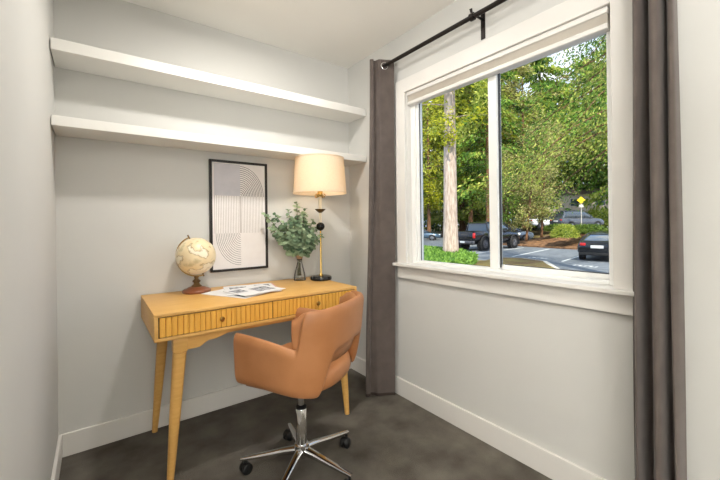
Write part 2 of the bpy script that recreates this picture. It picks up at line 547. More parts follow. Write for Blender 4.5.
drawer(xm + 0.002, DX1 - 0.021)
# apron rails with shaped brackets
def apron(y0, y1):
    xs0, xs1 = -1.327, -0.496
    pts = [(xs0, DZ0), (xs1, DZ0), (xs1, 0.594)]
    def curve(d):
        return 0.594 + 0.026 * ss(0.05, 0.10, d) + 0.018 * ss(0.12, 0.20, d)
    m_ = 44
    low = []
    for i in range(m_ + 1):
        x = xs1 + (xs0 - xs1) * i / m_
        low.append((x, curve(min(xs1 - x, x - xs0))))
    pts = [(xs0, DZ0), (xs1, DZ0)] + low
    MB().prism([(x, y0, z) for x, z in pts], (0, y1 - y0, 0)).build('apron', WOOD, dk, 35, Md)
apron(-0.555, -0.537)
apron(-0.062, -0.044)
for x0 in (-1.360, -0.481):
    MB().box(x0, x0 + 0.018, -0.530, -0.070, 0.600, DZ0, 0.001).build('apron', WOOD, dk, 35, Md)
for sx, tx, bx in ((-1, -1.357, -1.405), (1, -0.466, -0.428)):
    for ty, by in ((-0.545, -0.558), (-0.055, -0.040)):
        lg = MB()
        lg.box(tx - 0.03, tx + 0.03, ty - 0.025, ty + 0.025, 0.592, DZ0, 0.002)
        def rr(zc, cx, cy, r, sq):
            ring = []
            for k in range(20):
                a = 2 * PI * k / 20
                ca, sa = math.cos(a), math.sin(a)
                q = (abs(ca) ** sq + abs(sa) ** sq) ** (-1 / sq)
                ring.append(Vector((cx + r * ca * q, cy + r * sa * q, zc)))
            return ring
        rings = []
        for t, r, sq in ((0, 0.0225, 5), (0.006, 0.0225, 5), (0.008, 0.0282, 5), (0.02, 0.0282, 4), (0.2, 0.0265, 3), (0.5, 0.0235, 2.2), (0.8, 0.0185, 2), (1.0, 0.0145, 2)):
            rings.append(rr(0.592 * (1 - t), tx + (bx - tx) * t, ty + (by - ty) * t, r, sq))
        lg.rings(rings)
        lg.build('leg', WOOD, dk, 40, Md)

# ------------------------------------------------------------------ office chair
CH = (-0.885, -0.841, 0)
phi = R(33)
oc = empty('office_chair', CH, phi, 'tan leatherette swivel chair with open lower back pushed up to the desk', 'chair')
# local frame: forward = +y, left = -x
def plan(th, z):            # th in degrees 0 (left) .. 180 (right) is the curved back; beyond = arms (f in m)
    k = 0.83 - z
    br = 0.232 - 0.110 * max(0, k)
    sr = 0.275 - 0.055 * max(0, k)
    if th < 0:
        f_, l_ = -0.05 + (-th) / 100.0, sr - 0.020 * (-th / 20.0)
    elif th > 180:
        f_, l_ = -0.05 + (th - 180) / 100.0, -(sr - 0.020 * ((th - 180) / 20.0))
    else:
        a = R(th)
        ca, sa = math.cos(a), math.sin(a)
        e = 0.88
        f_ = -0.05 - br * abs(sa) ** e
        l_ = sr * math.copysign(abs(ca) ** e, ca)
    return Vector((-l_, f_, 0))
def ztop(th):
    q = th if th <= 90 else 180 - th
    arm = 0.713 - 0.045 * ss(-24, 27, q)
    back = 0.825 + 0.018 * ss(20, 90, q)
    return arm + (back - arm) * ss(19, 26, q)
def zbot(th):
    q = th if th <= 90 else 180 - th
    base = 0.490 - 0.034 * ss(-20, 60, q)
    arch = 0.655 - 0.0006 * abs(90 - q)
    return base + (arch - base) * ss(43, 62, q)
ths = [-23, -22, -16, -8, 0, 8, 12, 16, 19, 21.5, 24, 27, 32, 37, 44, 47, 50, 53, 56, 60, 66, 74, 82, 90]
ths = ths + [180 - t for t in ths[::-1][1:]]
shl = MB()
TH = 0.019
rings = []
NV = 9
def npln(th, z):
    e_ = 1.0
    d = plan(min(203, th + e_), z) - plan(max(-23, th - e_), z)
    return Vector((d.y, -d.x, 0)).normalized()
for i, th in enumerate(ths):
    za, zb_ = zbot(th), ztop(th)
    ends = min(1.0, (0.7 if i in (0, len(ths) - 1) else 1.0))
    ring = []
    for side in (1, -1):
        for k in range(NV + 1):
            t = k / NV if side == 1 else 1 - k / NV
            z = za + (zb_ - za) * t
            edge = min(t, 1 - t) * (zb_ - za)
            th_ = TH * ends * (0.35 + 0.65 * math.sqrt(min(1, edge / 0.02)))
            p = plan(th, z)
            n_ = npln(th, z)
            ring.append(Vector((p.x, p.y, z)) + n_ * th_ * side)
    rings.append(ring)
shl.rings(rings)
so = shl.build('seat_shell', LEATHER, oc, 180)
md = so.modifiers.new('sub', 'SUBSURF')
md.levels = 2
md.render_levels = 2
# seat cushion
def seat_ring(z, inset, bulge=0.0):
    pts = []
    for th in [-21] + list(range(-15, 196, 10)) + [201]:
        p = plan(th, 0.5)
        n_ = npln(th, 0.5)
        cen = Vector((0, -0.02, 0))
        q = p - (p - cen).normalized() * (inset + 0.018)
        pts.append(Vector((q.x, q.y, z)))
    return pts
def full_ring(z, inset):
    pr_ = seat_ring(z, inset)
    # front edge closing curve from right arm to left arm
    a, b = pr_[-1], pr_[0]
    fr_ = []
    for k in range(1, 8):
        t = k / 8
        q = a.lerp(b, t)
        q.y += (0.075 - inset * 0.7) * math.sin(PI * t) ** 0.6
        fr_.append(q)
    return pr_ + fr_
cu = MB()
cu.rings([full_ring(0.455, 0.10), full_ring(0.462, 0.04), full_ring(0.474, 0.006), full_ring(0.495, 0.0), full_ring(0.528, 0.008), full_ring(0.545, 0.035), full_ring(0.550, 0.10)])
cu.build('seat_cushion', LEATHER, oc, 180)
MB().box(-0.10, 0.10, -0.12, 0.12, 0.430, 0.457, 0.004).lathe([(0.03, 0.385), (0.05, 0.430)], 20).build('seat_plate', RUBBER, oc, 40)['label'] = 'black mounting plate'
bc = MB()
rings = []
for i, th in enumerate([12, 14, 18, 25, 33, 45, 60, 75, 90, 105, 120, 135, 147, 155, 162, 166, 168]):
    q = th if th <= 90 else 180 - th
    za, zb_ = 0.555 + 0.03 * ss(20, 60, q), 0.785 + 0.035 * ss(12, 30, q)
    tk = (0.006 if q <= 12 else 0.011)
    ring = []
    for side in (1, -1):
        for k in range(8):
            t = k / 7 if side == 1 else 1 - k / 7
            z = za + (zb_ - za) * t
            edge = min(t, 1 - t) * (zb_ - za)
            t2 = tk * (0.3 + 0.7 * math.sqrt(min(1, edge / 0.025)))
            p = plan(th, z)
            n_ = npln(th, z)
            inn = n_ if (Vector((0, 0, 0)) - p).dot(n_) > 0 else -n_
            ring.append(Vector((p.x, p.y, z)) + inn * (0.024 + t2 * side * 1.0))
    rings.append(ring)
bc.rings(rings)
bo_ = bc.build('backrest_cushion', LEATHER, oc, 180)
MB().lathe([(0.014, 0.30), (0.014, 0.43)], 20).build('gas_lift', STEEL, oc, 50)
MB().lathe([(0.0255, 0.12), (0.0255, 0.295), (0.024, 0.298)], 24).build('column', CHROME, oc, 50)
MB().lathe([(0.026, 0.2985), (0.026, 0.308), (0.018, 0.314)], 24).build('collar', RUBBER, oc, 50)
hub = MB().lathe([(0.030, 0.070), (0.034, 0.075), (0.036, 0.12), (0.034, 0.128), (0.026, 0.130)], 28)
hub.build('hub', CHROME, oc, 50)
for k in range(5):
    a = 2.589 - k * 2 * PI / 5 - phi
    M_ = Matrix.Rotation(a, 4, 'Z')
    lg = MB()
    rs = []
    for t, hw, zb2, zt2 in ((0.02, 0.019, 0.082, 0.118), (0.08, 0.017, 0.080, 0.112), (0.16, 0.015, 0.074, 0.098), (0.24, 0.0125, 0.068, 0.086), (0.284, 0.010, 0.066, 0.079)):
        rs.append([Vector((t, hw * c_, (zb2 + zt2) / 2 + (zt2 - zb2) / 2 * s_)) for c_, s_ in
                   [(math.copysign(abs(math.cos(q)) ** 0.6, math.cos(q)), math.copysign(abs(math.sin(q)) ** 0.6, math.sin(q))) for q in [2 * PI * j / 14 for j in range(14)]]])
    lg.rings(rs)
    lo_ = lg.build('base_leg', CHROME, oc, 50, M_)
    ca = a + (0.7, -0.9, 0.4, 1.3, -0.5)[k]
    Mc = Matrix.Translation((0.272 * math.cos(a), 0.272 * math.sin(a), 0)) @ Matrix.Rotation(ca, 4, 'Z')
    cs = MB()
    for s_ in (-1, 1):
        cs.tube([(-0.012, s_ * 0.004, 0.025), (-0.012, s_ * 0.008, 0.025), (-0.012, s_ * 0.020, 0.025), (-0.012, s_ * 0.023, 0.025)], [0.024, 0.025, 0.025, 0.022], 24)
    cs.tube([(-0.012, -0.016, 0.036), (-0.012, 0.016, 0.036)], 0.018, 16)
    cs.tube([(0, 0, 0.04), (0, 0, 0.070)], 0.0065, 12)
    cs.build('caster', RUBBER, lo_, 50, Mc)['label'] = 'black twin-wheel caster'

# ------------------------------------------------------------------ table lamp
lx, ly = -0.392, -0.200
lp = empty('table_lamp', (lx, ly, DZ1), 0, 'lit table lamp with cream drum shade and slim brass stem', 'lamp')
MB().lathe([(0.070, 0), (0.074, 0.004), (0.074, 0.020), (0.070, 0.027), (0.055, 0.030), (0.02, 0.031)], 36).build('base', BLACK, lp, 40)['label'] = 'round black base'
MB().lathe([(0.018, 0.031), (0.012, 0.038), (0.0065, 0.046), (0.0060, 0.35)], 16).build('stem', BRASS, lp, 50)
MB().lathe([(0.004, 0.343)] + [(0.030 * math.sin(t), 0.375 - 0.030 * math.cos(t)) for t in [PI * k / 12 for k in range(1, 12)]] + [(0.004, 0.407)], 24).build('ball', BLACK, lp, 180)['label'] = 'black decorative ball'
MB().lathe([(0.0095, 0.404), (0.009, 0.47), (0.011, 0.474)], 16).build('neck', CREAM, lp, 50)['label'] = 'pale upper stem'
MB().lathe([(0.008, 0.470), (0.022, 0.480), (0.036, 0.494), (0.038, 0.498), (0.030, 0.496), (0.008, 0.488)], 24).build('drip_cup', BRONZE, lp, 50)['label'] = 'dark bronze cup'
MB().lathe([(0.011, 0.490), (0.011, 0.585)], 16).build('candle_sleeve', CREAM, lp, 50)
so_ = MB().lathe([(0.013, 0.585), (0.018, 0.592), (0.018, 0.625), (0.014, 0.632)], 20)
for k in range(4):
    a = k * PI / 2 + 0.5
    so_.tube([(0.014 * math.cos(a), 0.014 * math.sin(a), 0.588), (0.034 * math.cos(a), 0.034 * math.sin(a), 0.580), (0.042 * math.cos(a), 0.042 * math.sin(a), 0.596), (0.030 * math.cos(a), 0.030 * math.sin(a), 0.604)], 0.0035, 8)
so_.build('socket', BRASS, lp, 50)
MB().lathe([(0.010, 0.632)] + [(0.028 * math.sin(t), 0.672 - 0.030 * math.cos(t)) for t in [PI * k / 10 for k in range(2, 10)]] + [(0.004, 0.702)], 16).build('bulb', BULB, lp, 180)
SZ0, SZ1 = 0.607, 0.856
def shade_prof(r0, r1, z0, z1):
    return [(r0 + (r1 - r0) * t, z0 + (z1 - z0) * t) for t in (0, 0.05, 0.5, 0.95, 1)]
sd_ = MB()
o_ = shade_prof(0.186, 0.171, SZ0, SZ1)
i_ = shade_prof(0.1845, 0.1695, SZ0, SZ1)[::-1]
nseg = 48
sd_.rings([[Vector((r * math.cos(2 * PI * k / nseg), r * math.sin(2 * PI * k / nseg), z)) for k in range(nseg)] for r, z in o_ + i_], closed=True)
sd_.build('lamp_shade', SHADE, lp, 50)
for zz, r_ in ((SZ0 + 0.003, 0.1865), (SZ1 - 0.003, 0.1718)):
    tr_ = MB()
    rg = []
    for i in range(48):
        a = 2 * PI * i / 48
        rg.append([Vector(((r_ + 0.0012 * math.cos(t)) * math.cos(a), (r_ + 0.0012 * math.cos(t)) * math.sin(a), zz + 0.0045 * math.sin(t))) for t in [2 * PI * j / 6 for j in range(6)]])
    tr_.rings(rg, closed=True)
    tr_.build('shade_trim', SHADE, lp, 180)
hp = MB()
for k in range(3):
    a = k * 2 * PI / 3 + 0.4
    hp.tube([(0.012 * math.cos(a), 0.012 * math.sin(a), SZ1 - 0.022), (0.169 * math.cos(a), 0.169 * math.sin(a), SZ1 - 0.006)], 0.0015, 6)
hp.tube([(0.0, 0.0, 0.700), (0, 0, SZ1 - 0.020)], 0.003, 8)
hp.build('shade_spider', BRASS, lp, 60)
light('lamp_bulb_light', 'POINT', (0, 0, 0.672), LAMP_P, (1.0, 0.87, 0.70), 0.032, parent=lp)

# ------------------------------------------------------------------ globe
gl = empty('desk_globe', (-1.190, -0.118, DZ1), 0, 'antique cream desk globe on a round brown wooden base', 'globe')
MB().lathe([(0.075, 0), (0.079, 0.006), (0.077, 0.014), (0.070, 0.020), (0.056, 0.024), (0.046, 0.030), (0.030, 0.034), (0.02, 0.035)], 36).build('base', PINE, gl, 60)
MB().lathe([(0.030, 0.034), (0.026, 0.040), (0.018, 0.046), (0.015, 0.056), (0.022, 0.062), (0.022, 0.068), (0.014, 0.074), (0.010, 0.082), (0.013, 0.088), (0.013, 0.094)], 24).build('pedestal', BRONZE, gl, 60)
gc = Vector((0.0, 0.0, 0.212))
gr = 0.1085
GM = bpy.data.materials.new('globe_map')
GM.use_nodes = True
n, l = GM.node_tree.nodes, GM.node_tree.links
bs = n['Principled BSDF']
bs.inputs['Roughness'].default_value = 0.35
t_ = n.new('ShaderNodeTexCoord')
z1_ = n.new('ShaderNodeTexNoise')
z1_.inputs['Scale'].default_value = 11
z1_.inputs['Detail'].default_value = 7
ra = n.new('ShaderNodeValToRGB')
e = ra.color_ramp.elements
e[0].position, e[0].color = 0.44, lin((242, 232, 206))
e[1].position, e[1].color = 0.475, lin((176, 152, 108))
e2 = e.new(0.49); e2.color = lin((232, 212, 168))
e3 = e.new(0.58); e3.color = lin((236, 218, 180))
e4 = e.new(0.66); e4.color = lin((206, 190, 148))
l.new(t_.outputs['Object'], z1_.inputs['Vector'])
l.new(z1_.outputs['Fac'], ra.inputs['Fac'])
l.new(ra.outputs['Color'], bs.inputs['Base Color'])
tiltM = Matrix.Rotation(R(37), 4, 'Z') @ Matrix.Rotation(R(-20), 4, 'Y')
gm = MB()
bmesh.ops.create_uvsphere(gm.bm, u_segments=48, v_segments=32, radius=gr)
gm.build('sphere', GM, gl, 180, Matrix.Translation(gc) @ tiltM)
# meridian arm: half ring from pole to pole
arm = MB()
rg = []
Mg = Matrix.Translation(gc) @ Matrix.Rotation(R(-37), 4, 'Z')
for i in range(29):
    a = R(110 + 180 * i / 28)      # in the plane facing the room, through the underside and left
    rr_ = gr + 0.009
    cs_, sn_ = math.cos(a), math.sin(a)
    rg.append([Mg @ Vector(((rr_ + dx) * cs_, dy, (rr_ + dx) * sn_)) for dx, dy in ((-0.003, -0.006), (0.003, -0.006), (0.003, 0.006), (-0.003, 0.006))])
arm.rings(rg)
arm.build('meridian_arm', BRASS, gl, 50)
pn = MB()
a = R(110)
pn.tube([Mg @ Vector((gr * math.cos(a) * 0.98, 0, gr * math.sin(a) * 0.98)), Mg @ Vector(((gr + 0.024) * math.cos(a) - 0.004, 0, (gr + 0.024) * math.sin(a)))], 0.0045, 10)
pn.build('axis_pin', BRONZE, gl, 60)
pn = MB()
a = R(290)
pn.tube([Mg @ Vector((gr * math.cos(a) * 0.98, 0, gr * math.sin(a) * 0.98)), Mg @ Vector(((gr + 0.018) * math.cos(a), 0, (gr + 0.018) * math.sin(a)))], 0.0045, 10)
pn.build('axis_pin', BRONZE, gl, 60)

# ------------------------------------------------------------------ framed print
FX0, FX1, FZ0, FZ1 = -1.087, -0.708, 0.876, 1.594
fp = empty('framed_print', (-0.8975, 0, FZ0), 0, 'tall black-framed abstract line print hung above the desk', 'picture')
Mf = Matrix.Translation((0.8975, 0, -FZ0))
fb = MB()
fw_ = 0.015
fb.box(FX0, FX0 + fw_, -0.024, -0.001, FZ0, FZ1, 0.001)
fb.box(FX1 - fw_, FX1, -0.024, -0.001, FZ0, FZ1, 0.001)
fb.box(FX0 + fw_, FX1 - fw_, -0.024, -0.001, FZ0, FZ0 + fw_, 0.001)
fb.box(FX0 + fw_, FX1 - fw_, -0.024, -0.001, FZ1 - fw_, FZ1, 0.001)
fb.build('picture_frame', FRAME, fp, 35, Mf)
PX0, PX1, PZ0, PZ1 = FX0 + fw_, FX1 - fw_, FZ0 + fw_, FZ1 - fw_
pm = MB()
yp = -0.014
pm.box(PX0, PX1, yp, -0.004, PZ0, PZ1)
W_, H_ = PX1 - PX0, PZ1 - PZ0
xm_ = PX0 + W_ * 0.515
za_ = PZ0 + H_ * 0.69      # top of the middle band
zb_ = PZ0 + H_ * 0.335     # bottom of the middle band
def rect(x0, x1, z0, z1, y, mi):
    pm.box(x0, x1, y - 0.0003, y, z0, z1, 0, mi)
rect(PX0 + 0.014, xm_, za_, PZ1 - 0.006, yp, 1)
rect(PX0 + 0.014, xm_, zb_, za_, yp, 2)
rect(xm_, PX1 - 0.012, zb_, za_, yp, 2)
NL = 15
RXm = min(PX1 - 0.012 - xm_, xm_ - PX0 - 0.012)
RZt = PZ1 - 0.016 - za_
RZb = zb_ - PZ0 - 0.020
for i in range(NL):
    k = (i + 1) / NL
    for cx, cz, sx, sz, rz in ((xm_, za_, 1, 1, RZt), (xm_, zb_, -1, -1, RZb)):
        rx_, rz_ = RXm * k, rz * k
        hw = 0.0016 if sz > 0 else 0.0011
        pts_o, pts_i = [], []
        for j in range(19):
            a = (PI / 2) * j / 18
            pts_o.append((cx + sx * (rx_ + hw) * math.cos(a), yp - 0.0005, cz + sz * (rz_ + hw) * math.sin(a)))
            pts_i.append((cx + sx * (rx_ - hw) * math.cos(a), yp - 0.0005, cz + sz * (rz_ - hw) * math.sin(a)))
        for j in range(18):
            pm.poly([pts_o[j], pts_o[j + 1], pts_i[j + 1], pts_i[j]], 3)
    for sx in (1, -1):
        x = xm_ + sx * RXm * k
        pm.box(x - 0.0026, x + 0.0026, yp - 0.0006, yp - 0.0003, zb_, za_ if sx > 0 else za_, 0, 4)
po = pm.build('art_print', [PAPER, LAV, BEIGE, INK, WHITEI], fp, None, Mf)

# ------------------------------------------------------------------ magazines
def magazine(cx, cy, z, rz, wx, wy, blocks, label, th=0.003, pink=False):
    root = empty('magazine', (cx, cy, z), rz, label, 'magazine', 'papers fanned out on the desk')
    m_ = MB()
    # two soft pages rising slightly at the fold
    n_ = 12
    top = []
    for i in range(n_ + 1):
        x = -wx / 2 + wx * i / n_
        hz = th * (0.5 + 0.5 * math.sin(PI * (abs(x) / (wx / 2))) ) + 0.0006
        top.append((x, hz))
    pts = [(-wx / 2, 0)] + top + [(wx / 2, 0)]
    m_.prism([(x, -wy / 2, zz) for x, zz in pts], (0, wy, 0))
    m_.build('pages', MAG, root, 40)
    pr_ = MB()
    def zat(x):
        return th * (0.5 + 0.5 * math.sin(PI * (abs(x) / (wx / 2)))) + 0.0012
    for (x0, x1, y0, y1, mi) in blocks:
        k = max(1, int((x1 - x0) / (wx / n_)) * 2)
        for i in range(k):
            xa, xb = x0 + (x1 - x0) * i / k, x0 + (x1 - x0) * (i + 1) / k
            pr_.poly([(xa, y0, zat(xa)), (xb, y0, zat(xb)), (xb, y1, zat(xb)), (xa, y1, zat(xa))], mi)
    pr_.build('printed_picture', [PRINT, PINK], root)
    return root
magazine(-0.990, -0.290, DZ1 + 0.0005, R(28), 0.27, 0.33, [(-0.11, -0.02, -0.14, -0.06, 0)], 'lowest white printed magazine, under the two others on the desk')
magazine(-0.915, -0.265, DZ1 + 0.0058, R(-12), 0.30, 0.30, [(-0.12, -0.02, -0.02, 0.09, 0), (0.03, 0.12, 0.01, 0.11, 0), (0.142, 0.148, -0.14, 0.14, 1)], 'middle open magazine with grey photos fanned to the right on the desk')
magazine(-0.925, -0.345, DZ1 + 0.0115, R(14), 0.27, 0.23, [(-0.01, 0.10, -0.07, 0.05, 0), (-0.12, -0.05, -0.02, 0.08, 0)], 'topmost magazine with a grey photo, nearest the drawers')

# ------------------------------------------------------------------ vase and eucalyptus
vx, vy = -0.520, -0.125
vs = empty('glass_vase', (vx, vy, DZ1), 0, 'clear flared glass vase with burlap around its neck', 'vase')
outp = [(0.030, 0.0), (0.042, 0.003), (0.043, 0.010), (0.036, 0.050), (0.024, 0.095), (0.0145, 0.132), (0.0135, 0.146), (0.022, 0.168), (0.028, 0.192)]
inp = [(0.026, 0.190), (0.020, 0.168), (0.0120, 0.146), (0.0130, 0.132), (0.022, 0.095), (0.034, 0.050), (0.040, 0.012), (0.030, 0.008)]
MB().lathe(outp + inp, 28).build('glass_body', VGLASS, vs, 60)
rb_ = MB()
for k in range(6):
    a = 2 * PI * k / 6 + 0.3
    rb_.tube([(r * math.cos(a + 0.5 * z), r * math.sin(a + 0.5 * z), z) for r, z in ((0.0430, 0.005), (0.0370, 0.050), (0.0250, 0.095), (0.0155, 0.132))], 0.0008, 5)
rb_.build('glass_rib', STEEL, vs, 60)['label'] = 'thin darker ribs down the glass'
MB().lathe([(0.0165, 0.150), (0.0240, 0.163), (0.031, 0.190), (0.034, 0.208), (0.032, 0.208), (0.0290, 0.190), (0.023, 0.165), (0.0150, 0.150)], 28).build('burlap_wrap', BURLAP, vs, 60)
tw = MB()
for zz in (0.149, 0.143):
    rg = []
    for i in range(20):
        a = 2 * PI * i / 20
        rg.append([Vector(((0.0165 + 0.002 * math.cos(t)) * math.cos(a), (0.0165 + 0.002 * math.cos(t)) * math.sin(a), zz + 0.003 * math.sin(t))) for t in [2 * PI * j / 6 for j in range(6)]])
    tw.rings(rg, closed=True)
tw.build('twine_tie', TWINE, vs, 180)

eu = empty('eucalyptus_bouquet', (vx, vy, DZ1 + 0.02), 0, 'bushy grey-green eucalyptus stems standing in the glass vase', 'plant')
er = random.Random(21)
stems = MB()
leaves = MB()
# camera-side axes of the arrangement: wide along x, shallower along y
def leafdisc(p, nrm, rad, up_):
    nrm = nrm.normalized()
    a = nrm.cross(up_)
    if a.length < 1e-3:
        a = nrm.cross(Vector((1, 0, 0)))
    a.normalize()
    b = nrm.cross(a).normalized()
    pts = []
    for k in range(8):
        t = 2 * PI * k / 8
        q = a * math.cos(t) * rad * 0.88 + b * math.sin(t) * rad
        pts.append(p + b * rad + q + nrm * (0.16 * rad * (math.cos(2 * t))))
    leaves.poly(pts)
ends_ = [(-0.195, 0.02, 0.39, 1.0), (-0.185, -0.03, 0.31, .9), (-0.13, 0.03, 0.39, 1), (-0.12, -0.06, 0.34, 1), (-0.06, 0.02, 0.42, 1), (-0.07, -0.07, 0.36, 1), (0.0, 0.03, 0.46, 1),
         (0.01, -0.05, 0.40, 1), (0.035, 0.0, 0.43, 1), (0.065, -0.05, 0.35, 1), (0.095, -0.03, 0.30, .9), (0.10, -0.09, 0.26, .8), (-0.10, -0.10, 0.27, .9), (0.03, -0.11, 0.28, .9),
         (-0.03, -0.10, 0.31, 1), (-0.15, -0.02, 0.26, .8), (0.07, 0.02, 0.30, .9), (-0.04, 0.04, 0.33, 1), (0.05, -0.08, 0.22, .7), (-0.08, 0.0, 0.24, .8)]
for ex, ey, ez, q in ends_:
    tgt = Vector((ex, ey, ez - 0.0))
    p0 = Vector((er.uniform(-0.012, 0.012), er.uniform(-0.012, 0.012), 0.012))
    p1 = Vector((er.uniform(-.005, .005), er.uniform(-.005, .005), 0.108))
    p2 = Vector((tgt.x * 0.42, tgt.y * 0.42, 0.108 + (tgt.z - 0.108) * 0.5))
    path = smoothpoly([p0, p1, p2, tgt], 7)
    stems.tube(path, [0.0016] * len(path), 5)
    n0 = 12
    for i in range(n0, len(path)):
        t = (i - n0) / (len(path) - n0)
        d = (path[i] - path[i - 1]).normalized()
        rad = 0.0205 * (1 - 0.45 * t) * er.uniform(0.8, 1.2)
        for s_ in (0, 1, 2, 2) if t < 0.8 else (0, 1):
            an = er.uniform(0, 2 * PI) if s_ == 2 else i * 1.3 + s_ * PI
            sd2 = d.orthogonal().normalized()
            sd2 = (Matrix.Rotation(an, 3, d) @ sd2)
            nrm = (d * 0.7 + sd2 * er.uniform(-0.2, 0.6) + Vector((er.uniform(-.5, .5), er.uniform(-1.0, .1), er.uniform(-.1, .6))))
            leafdisc(path[i] + sd2 * 0.004, nrm, rad, (sd2 * -1.0).cross(nrm))
    leafdisc(path[-1], Vector((er.uniform(-.5, .5), -1, 0.3)), 0.009, Vector((0, 0, 1)))
Mk = Matrix.Diagonal((1.22, 1.15, 1.13, 1))
stems.build('stems', STEM, eu, 180, Matrix.Diagonal((1.0, 1.0, 1.10, 1)) if False else Mk)
leaves.build('foliage', EUC, eu, None, Mk)

# ================================================================== OUTSIDE
G0 = -0.85
ASPH = mat('asphalt', (100, 106, 113), 0.85, var=(122, 128, 134), scale=3, detail=10, bump=0.3, bscale=30)
ASPH2 = mat('asphalt_far', (120, 124, 128), 0.85, var=(140, 144, 146), scale=2, detail=8)
MULCH = mat('mulch', (84, 56, 38), 0.95, var=(150, 112, 78), scale=4, detail=10, bump=0.8, bscale=12)
DUFF = mat('forest_floor', (92, 70, 46), 0.95, var=(128, 116, 66), scale=1.2, detail=10)
PAINTW = mat('lane_paint', (226, 228, 226), 0.7, var=(208, 210, 208), scale=12)
CONC = mat('curb_concrete', (186, 182, 172), 0.85, var=(206, 202, 192), scale=6)
BARKP = mat('bark_pale', (158, 138, 124), 0.9, var=(204, 187, 173), scale=3, stretch=(4, 4, 0.8), detail=8, bump=0.7, bscale=14)
BARKD = mat('bark_brown', (84, 60, 42), 0.95, var=(140, 100, 70), scale=3, stretch=(5, 5, 0.8), detail=8, bump=0.8, bscale=14)
LF = {
 'yellow': mat('leaves_yellow_green', (104, 122, 20), 0.6, var=(226, 222, 62), scale=0.9, lo=0.25, hi=0.75, transl=0.5, island=True),
 'fir': mat('needles_green', (44, 80, 26), 0.65, var=(140, 180, 66), scale=0.8, lo=0.25, hi=0.8, transl=0.45, island=True),
 'olive': mat('leaves_olive', (112, 116, 60), 0.65, var=(214, 208, 134), scale=0.8, lo=0.25, hi=0.8, transl=0.4, island=True),
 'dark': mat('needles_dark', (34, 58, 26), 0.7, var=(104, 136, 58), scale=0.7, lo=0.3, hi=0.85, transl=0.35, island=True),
 'ground': mat('groundcover_leaves', (70, 118, 36), 0.6, var=(156, 196, 86), scale=2, lo=0.25, hi=0.8, transl=0.35, island=True),
 'hedge': mat('hedge_leaves', (54, 86, 26), 0.6, var=(136, 160, 62), scale=1.2, lo=0.25, hi=0.8, transl=0.35, island=True),
 'lime': mat('lime_leaves', (120, 146, 34), 0.6, var=(214, 216, 108), scale=1.2, lo=0.25, hi=0.8, transl=0.35, island=True),
}

struct('ground', MB().box(0.6, 90, -40, 110, G0 - 0.4, G0), ASPH)

# planting bank and the upper lot beyond it
P0 = Vector((25.1, 5.5, 0)); DV = Vector((0.170, 0.985, 0)); NV_ = Vector((0.985, -0.170, 0))
def bank_z(t):
    return 1.24 * ss(0, 6.0, t)
def grid_mesh(s0, s1, ns, ts, zf, name, m, fade=True):
    mb = MB()
    rows = []
    rr2 = random.Random(3)
    for i in range(ns + 1):
        s_ = s0 + (s1 - s0) * i / ns
        row = []
        for t in ts:
            p = P0 + DV * s_ + NV_ * t
            row.append(mb.bm.verts.new((p.x, p.y, G0 + (zf(t) + (rr2.uniform(-0.04, 0.04) if 0 < t < 7 else 0)) * (1 - ss(6, 13, s_) if fade else 1))))
        rows.append(row)
    for a, b in zip(rows[:-1], rows[1:]):
        for j in range(len(ts) - 1):
            mb.bm.faces.new((a[j], a[j + 1], b[j + 1], b[j]))
    return struct(name, mb, m, 180)
grid_mesh(-26, 12, 60, [-0.02, 0.02, .6, 1.2, 1.8, 2.4, 3, 3.6, 4.2, 5, 6, 7.4], lambda t: 0.04 + bank_z(t), 'planting_bank', MULCH)
grid_mesh(-40, 13, 40, [7.3, 10, 20, 60], lambda t: 1.29, 'upper_lot', ASPH2)
grid_mesh(8, 100, 40, [12.0, 14, 16, 18, 22, 30, 60], lambda t: 0.06 + 0.5 * ss(12, 24, t), 'woodland_floor', DUFF, False)
def strip(name, p, q, wd, z0, z1, m):
    p, q = Vector(p), Vector(q)
    d = (q - p).normalized()
    nn = Vector((-d.y, d.x, 0)) * wd / 2
    mb = MB().prism([p + nn + Vector((0, 0, z0)), p - nn + Vector((0, 0, z0)), q - nn + Vector((0, 0, z0)), q + nn + Vector((0, 0, z0))], (0, 0, z1 - z0))
    return struct(name, mb, m)
strip('bank_curb', P0 - DV * 26 - NV_ * 0.08, P0 + DV * 11 - NV_ * 0.08, 0.15, G0, G0 + 0.10, MULCH)
def stripe(p, q):
    p, q = Vector((p[0], p[1], 0)), Vector((q[0], q[1], 0))
    d = (q - p).normalized()
    nn = Vector((-d.y, d.x, 0)) * 0.055
    mb = MB().prism([v + Vector((0, 0, G0 + 0.001)) for v in (p + nn, p - nn, q - nn, q + nn)], (0, 0, 0.005))
    tag(mb.build('parking_line', PAINTW), LBL.pop(0), 'road marking', 'painted parking bay lines')
LBL = ['white painted bay line between the pickup and the dark sedan', 'white painted bay line just left of the dark sedan', 'white painted bay line beside the pickup truck wheels']
stripe((17.8, 8.95), (25.0, 10.25))
stripe((17.1, 5.9), (24.0, 7.1))
stripe((18.2, 11.7), (25.0, 12.2))
# worn lettering patches on the asphalt of two bays: short painted strokes
def bay_mark(cx, cy, label):
    mb = MB()
    for k in range(5):
        x = cx + 0.05 * (k % 2)
        y = cy - 0.45 + k * 0.22
        mb.box(x - 0.16, x + 0.16, y - 0.03, y + 0.03, G0 + 0.001, G0 + 0.006)
        if k < 4:
            xx = x + (0.13 if k % 2 else -0.13)
            mb.box(xx - 0.03, xx + 0.03, y + 0.03, y + 0.19, G0 + 0.001, G0 + 0.006)
    tag(mb.build('bay_marking', PAINTW), label, 'road marking', 'worn white marks in the bays')
bay_mark(18.0, 7.6, 'worn white painted mark in the empty bay left of the sedan')
bay_mark(15.9, 4.4, 'worn white painted mark on the asphalt behind the sedan')

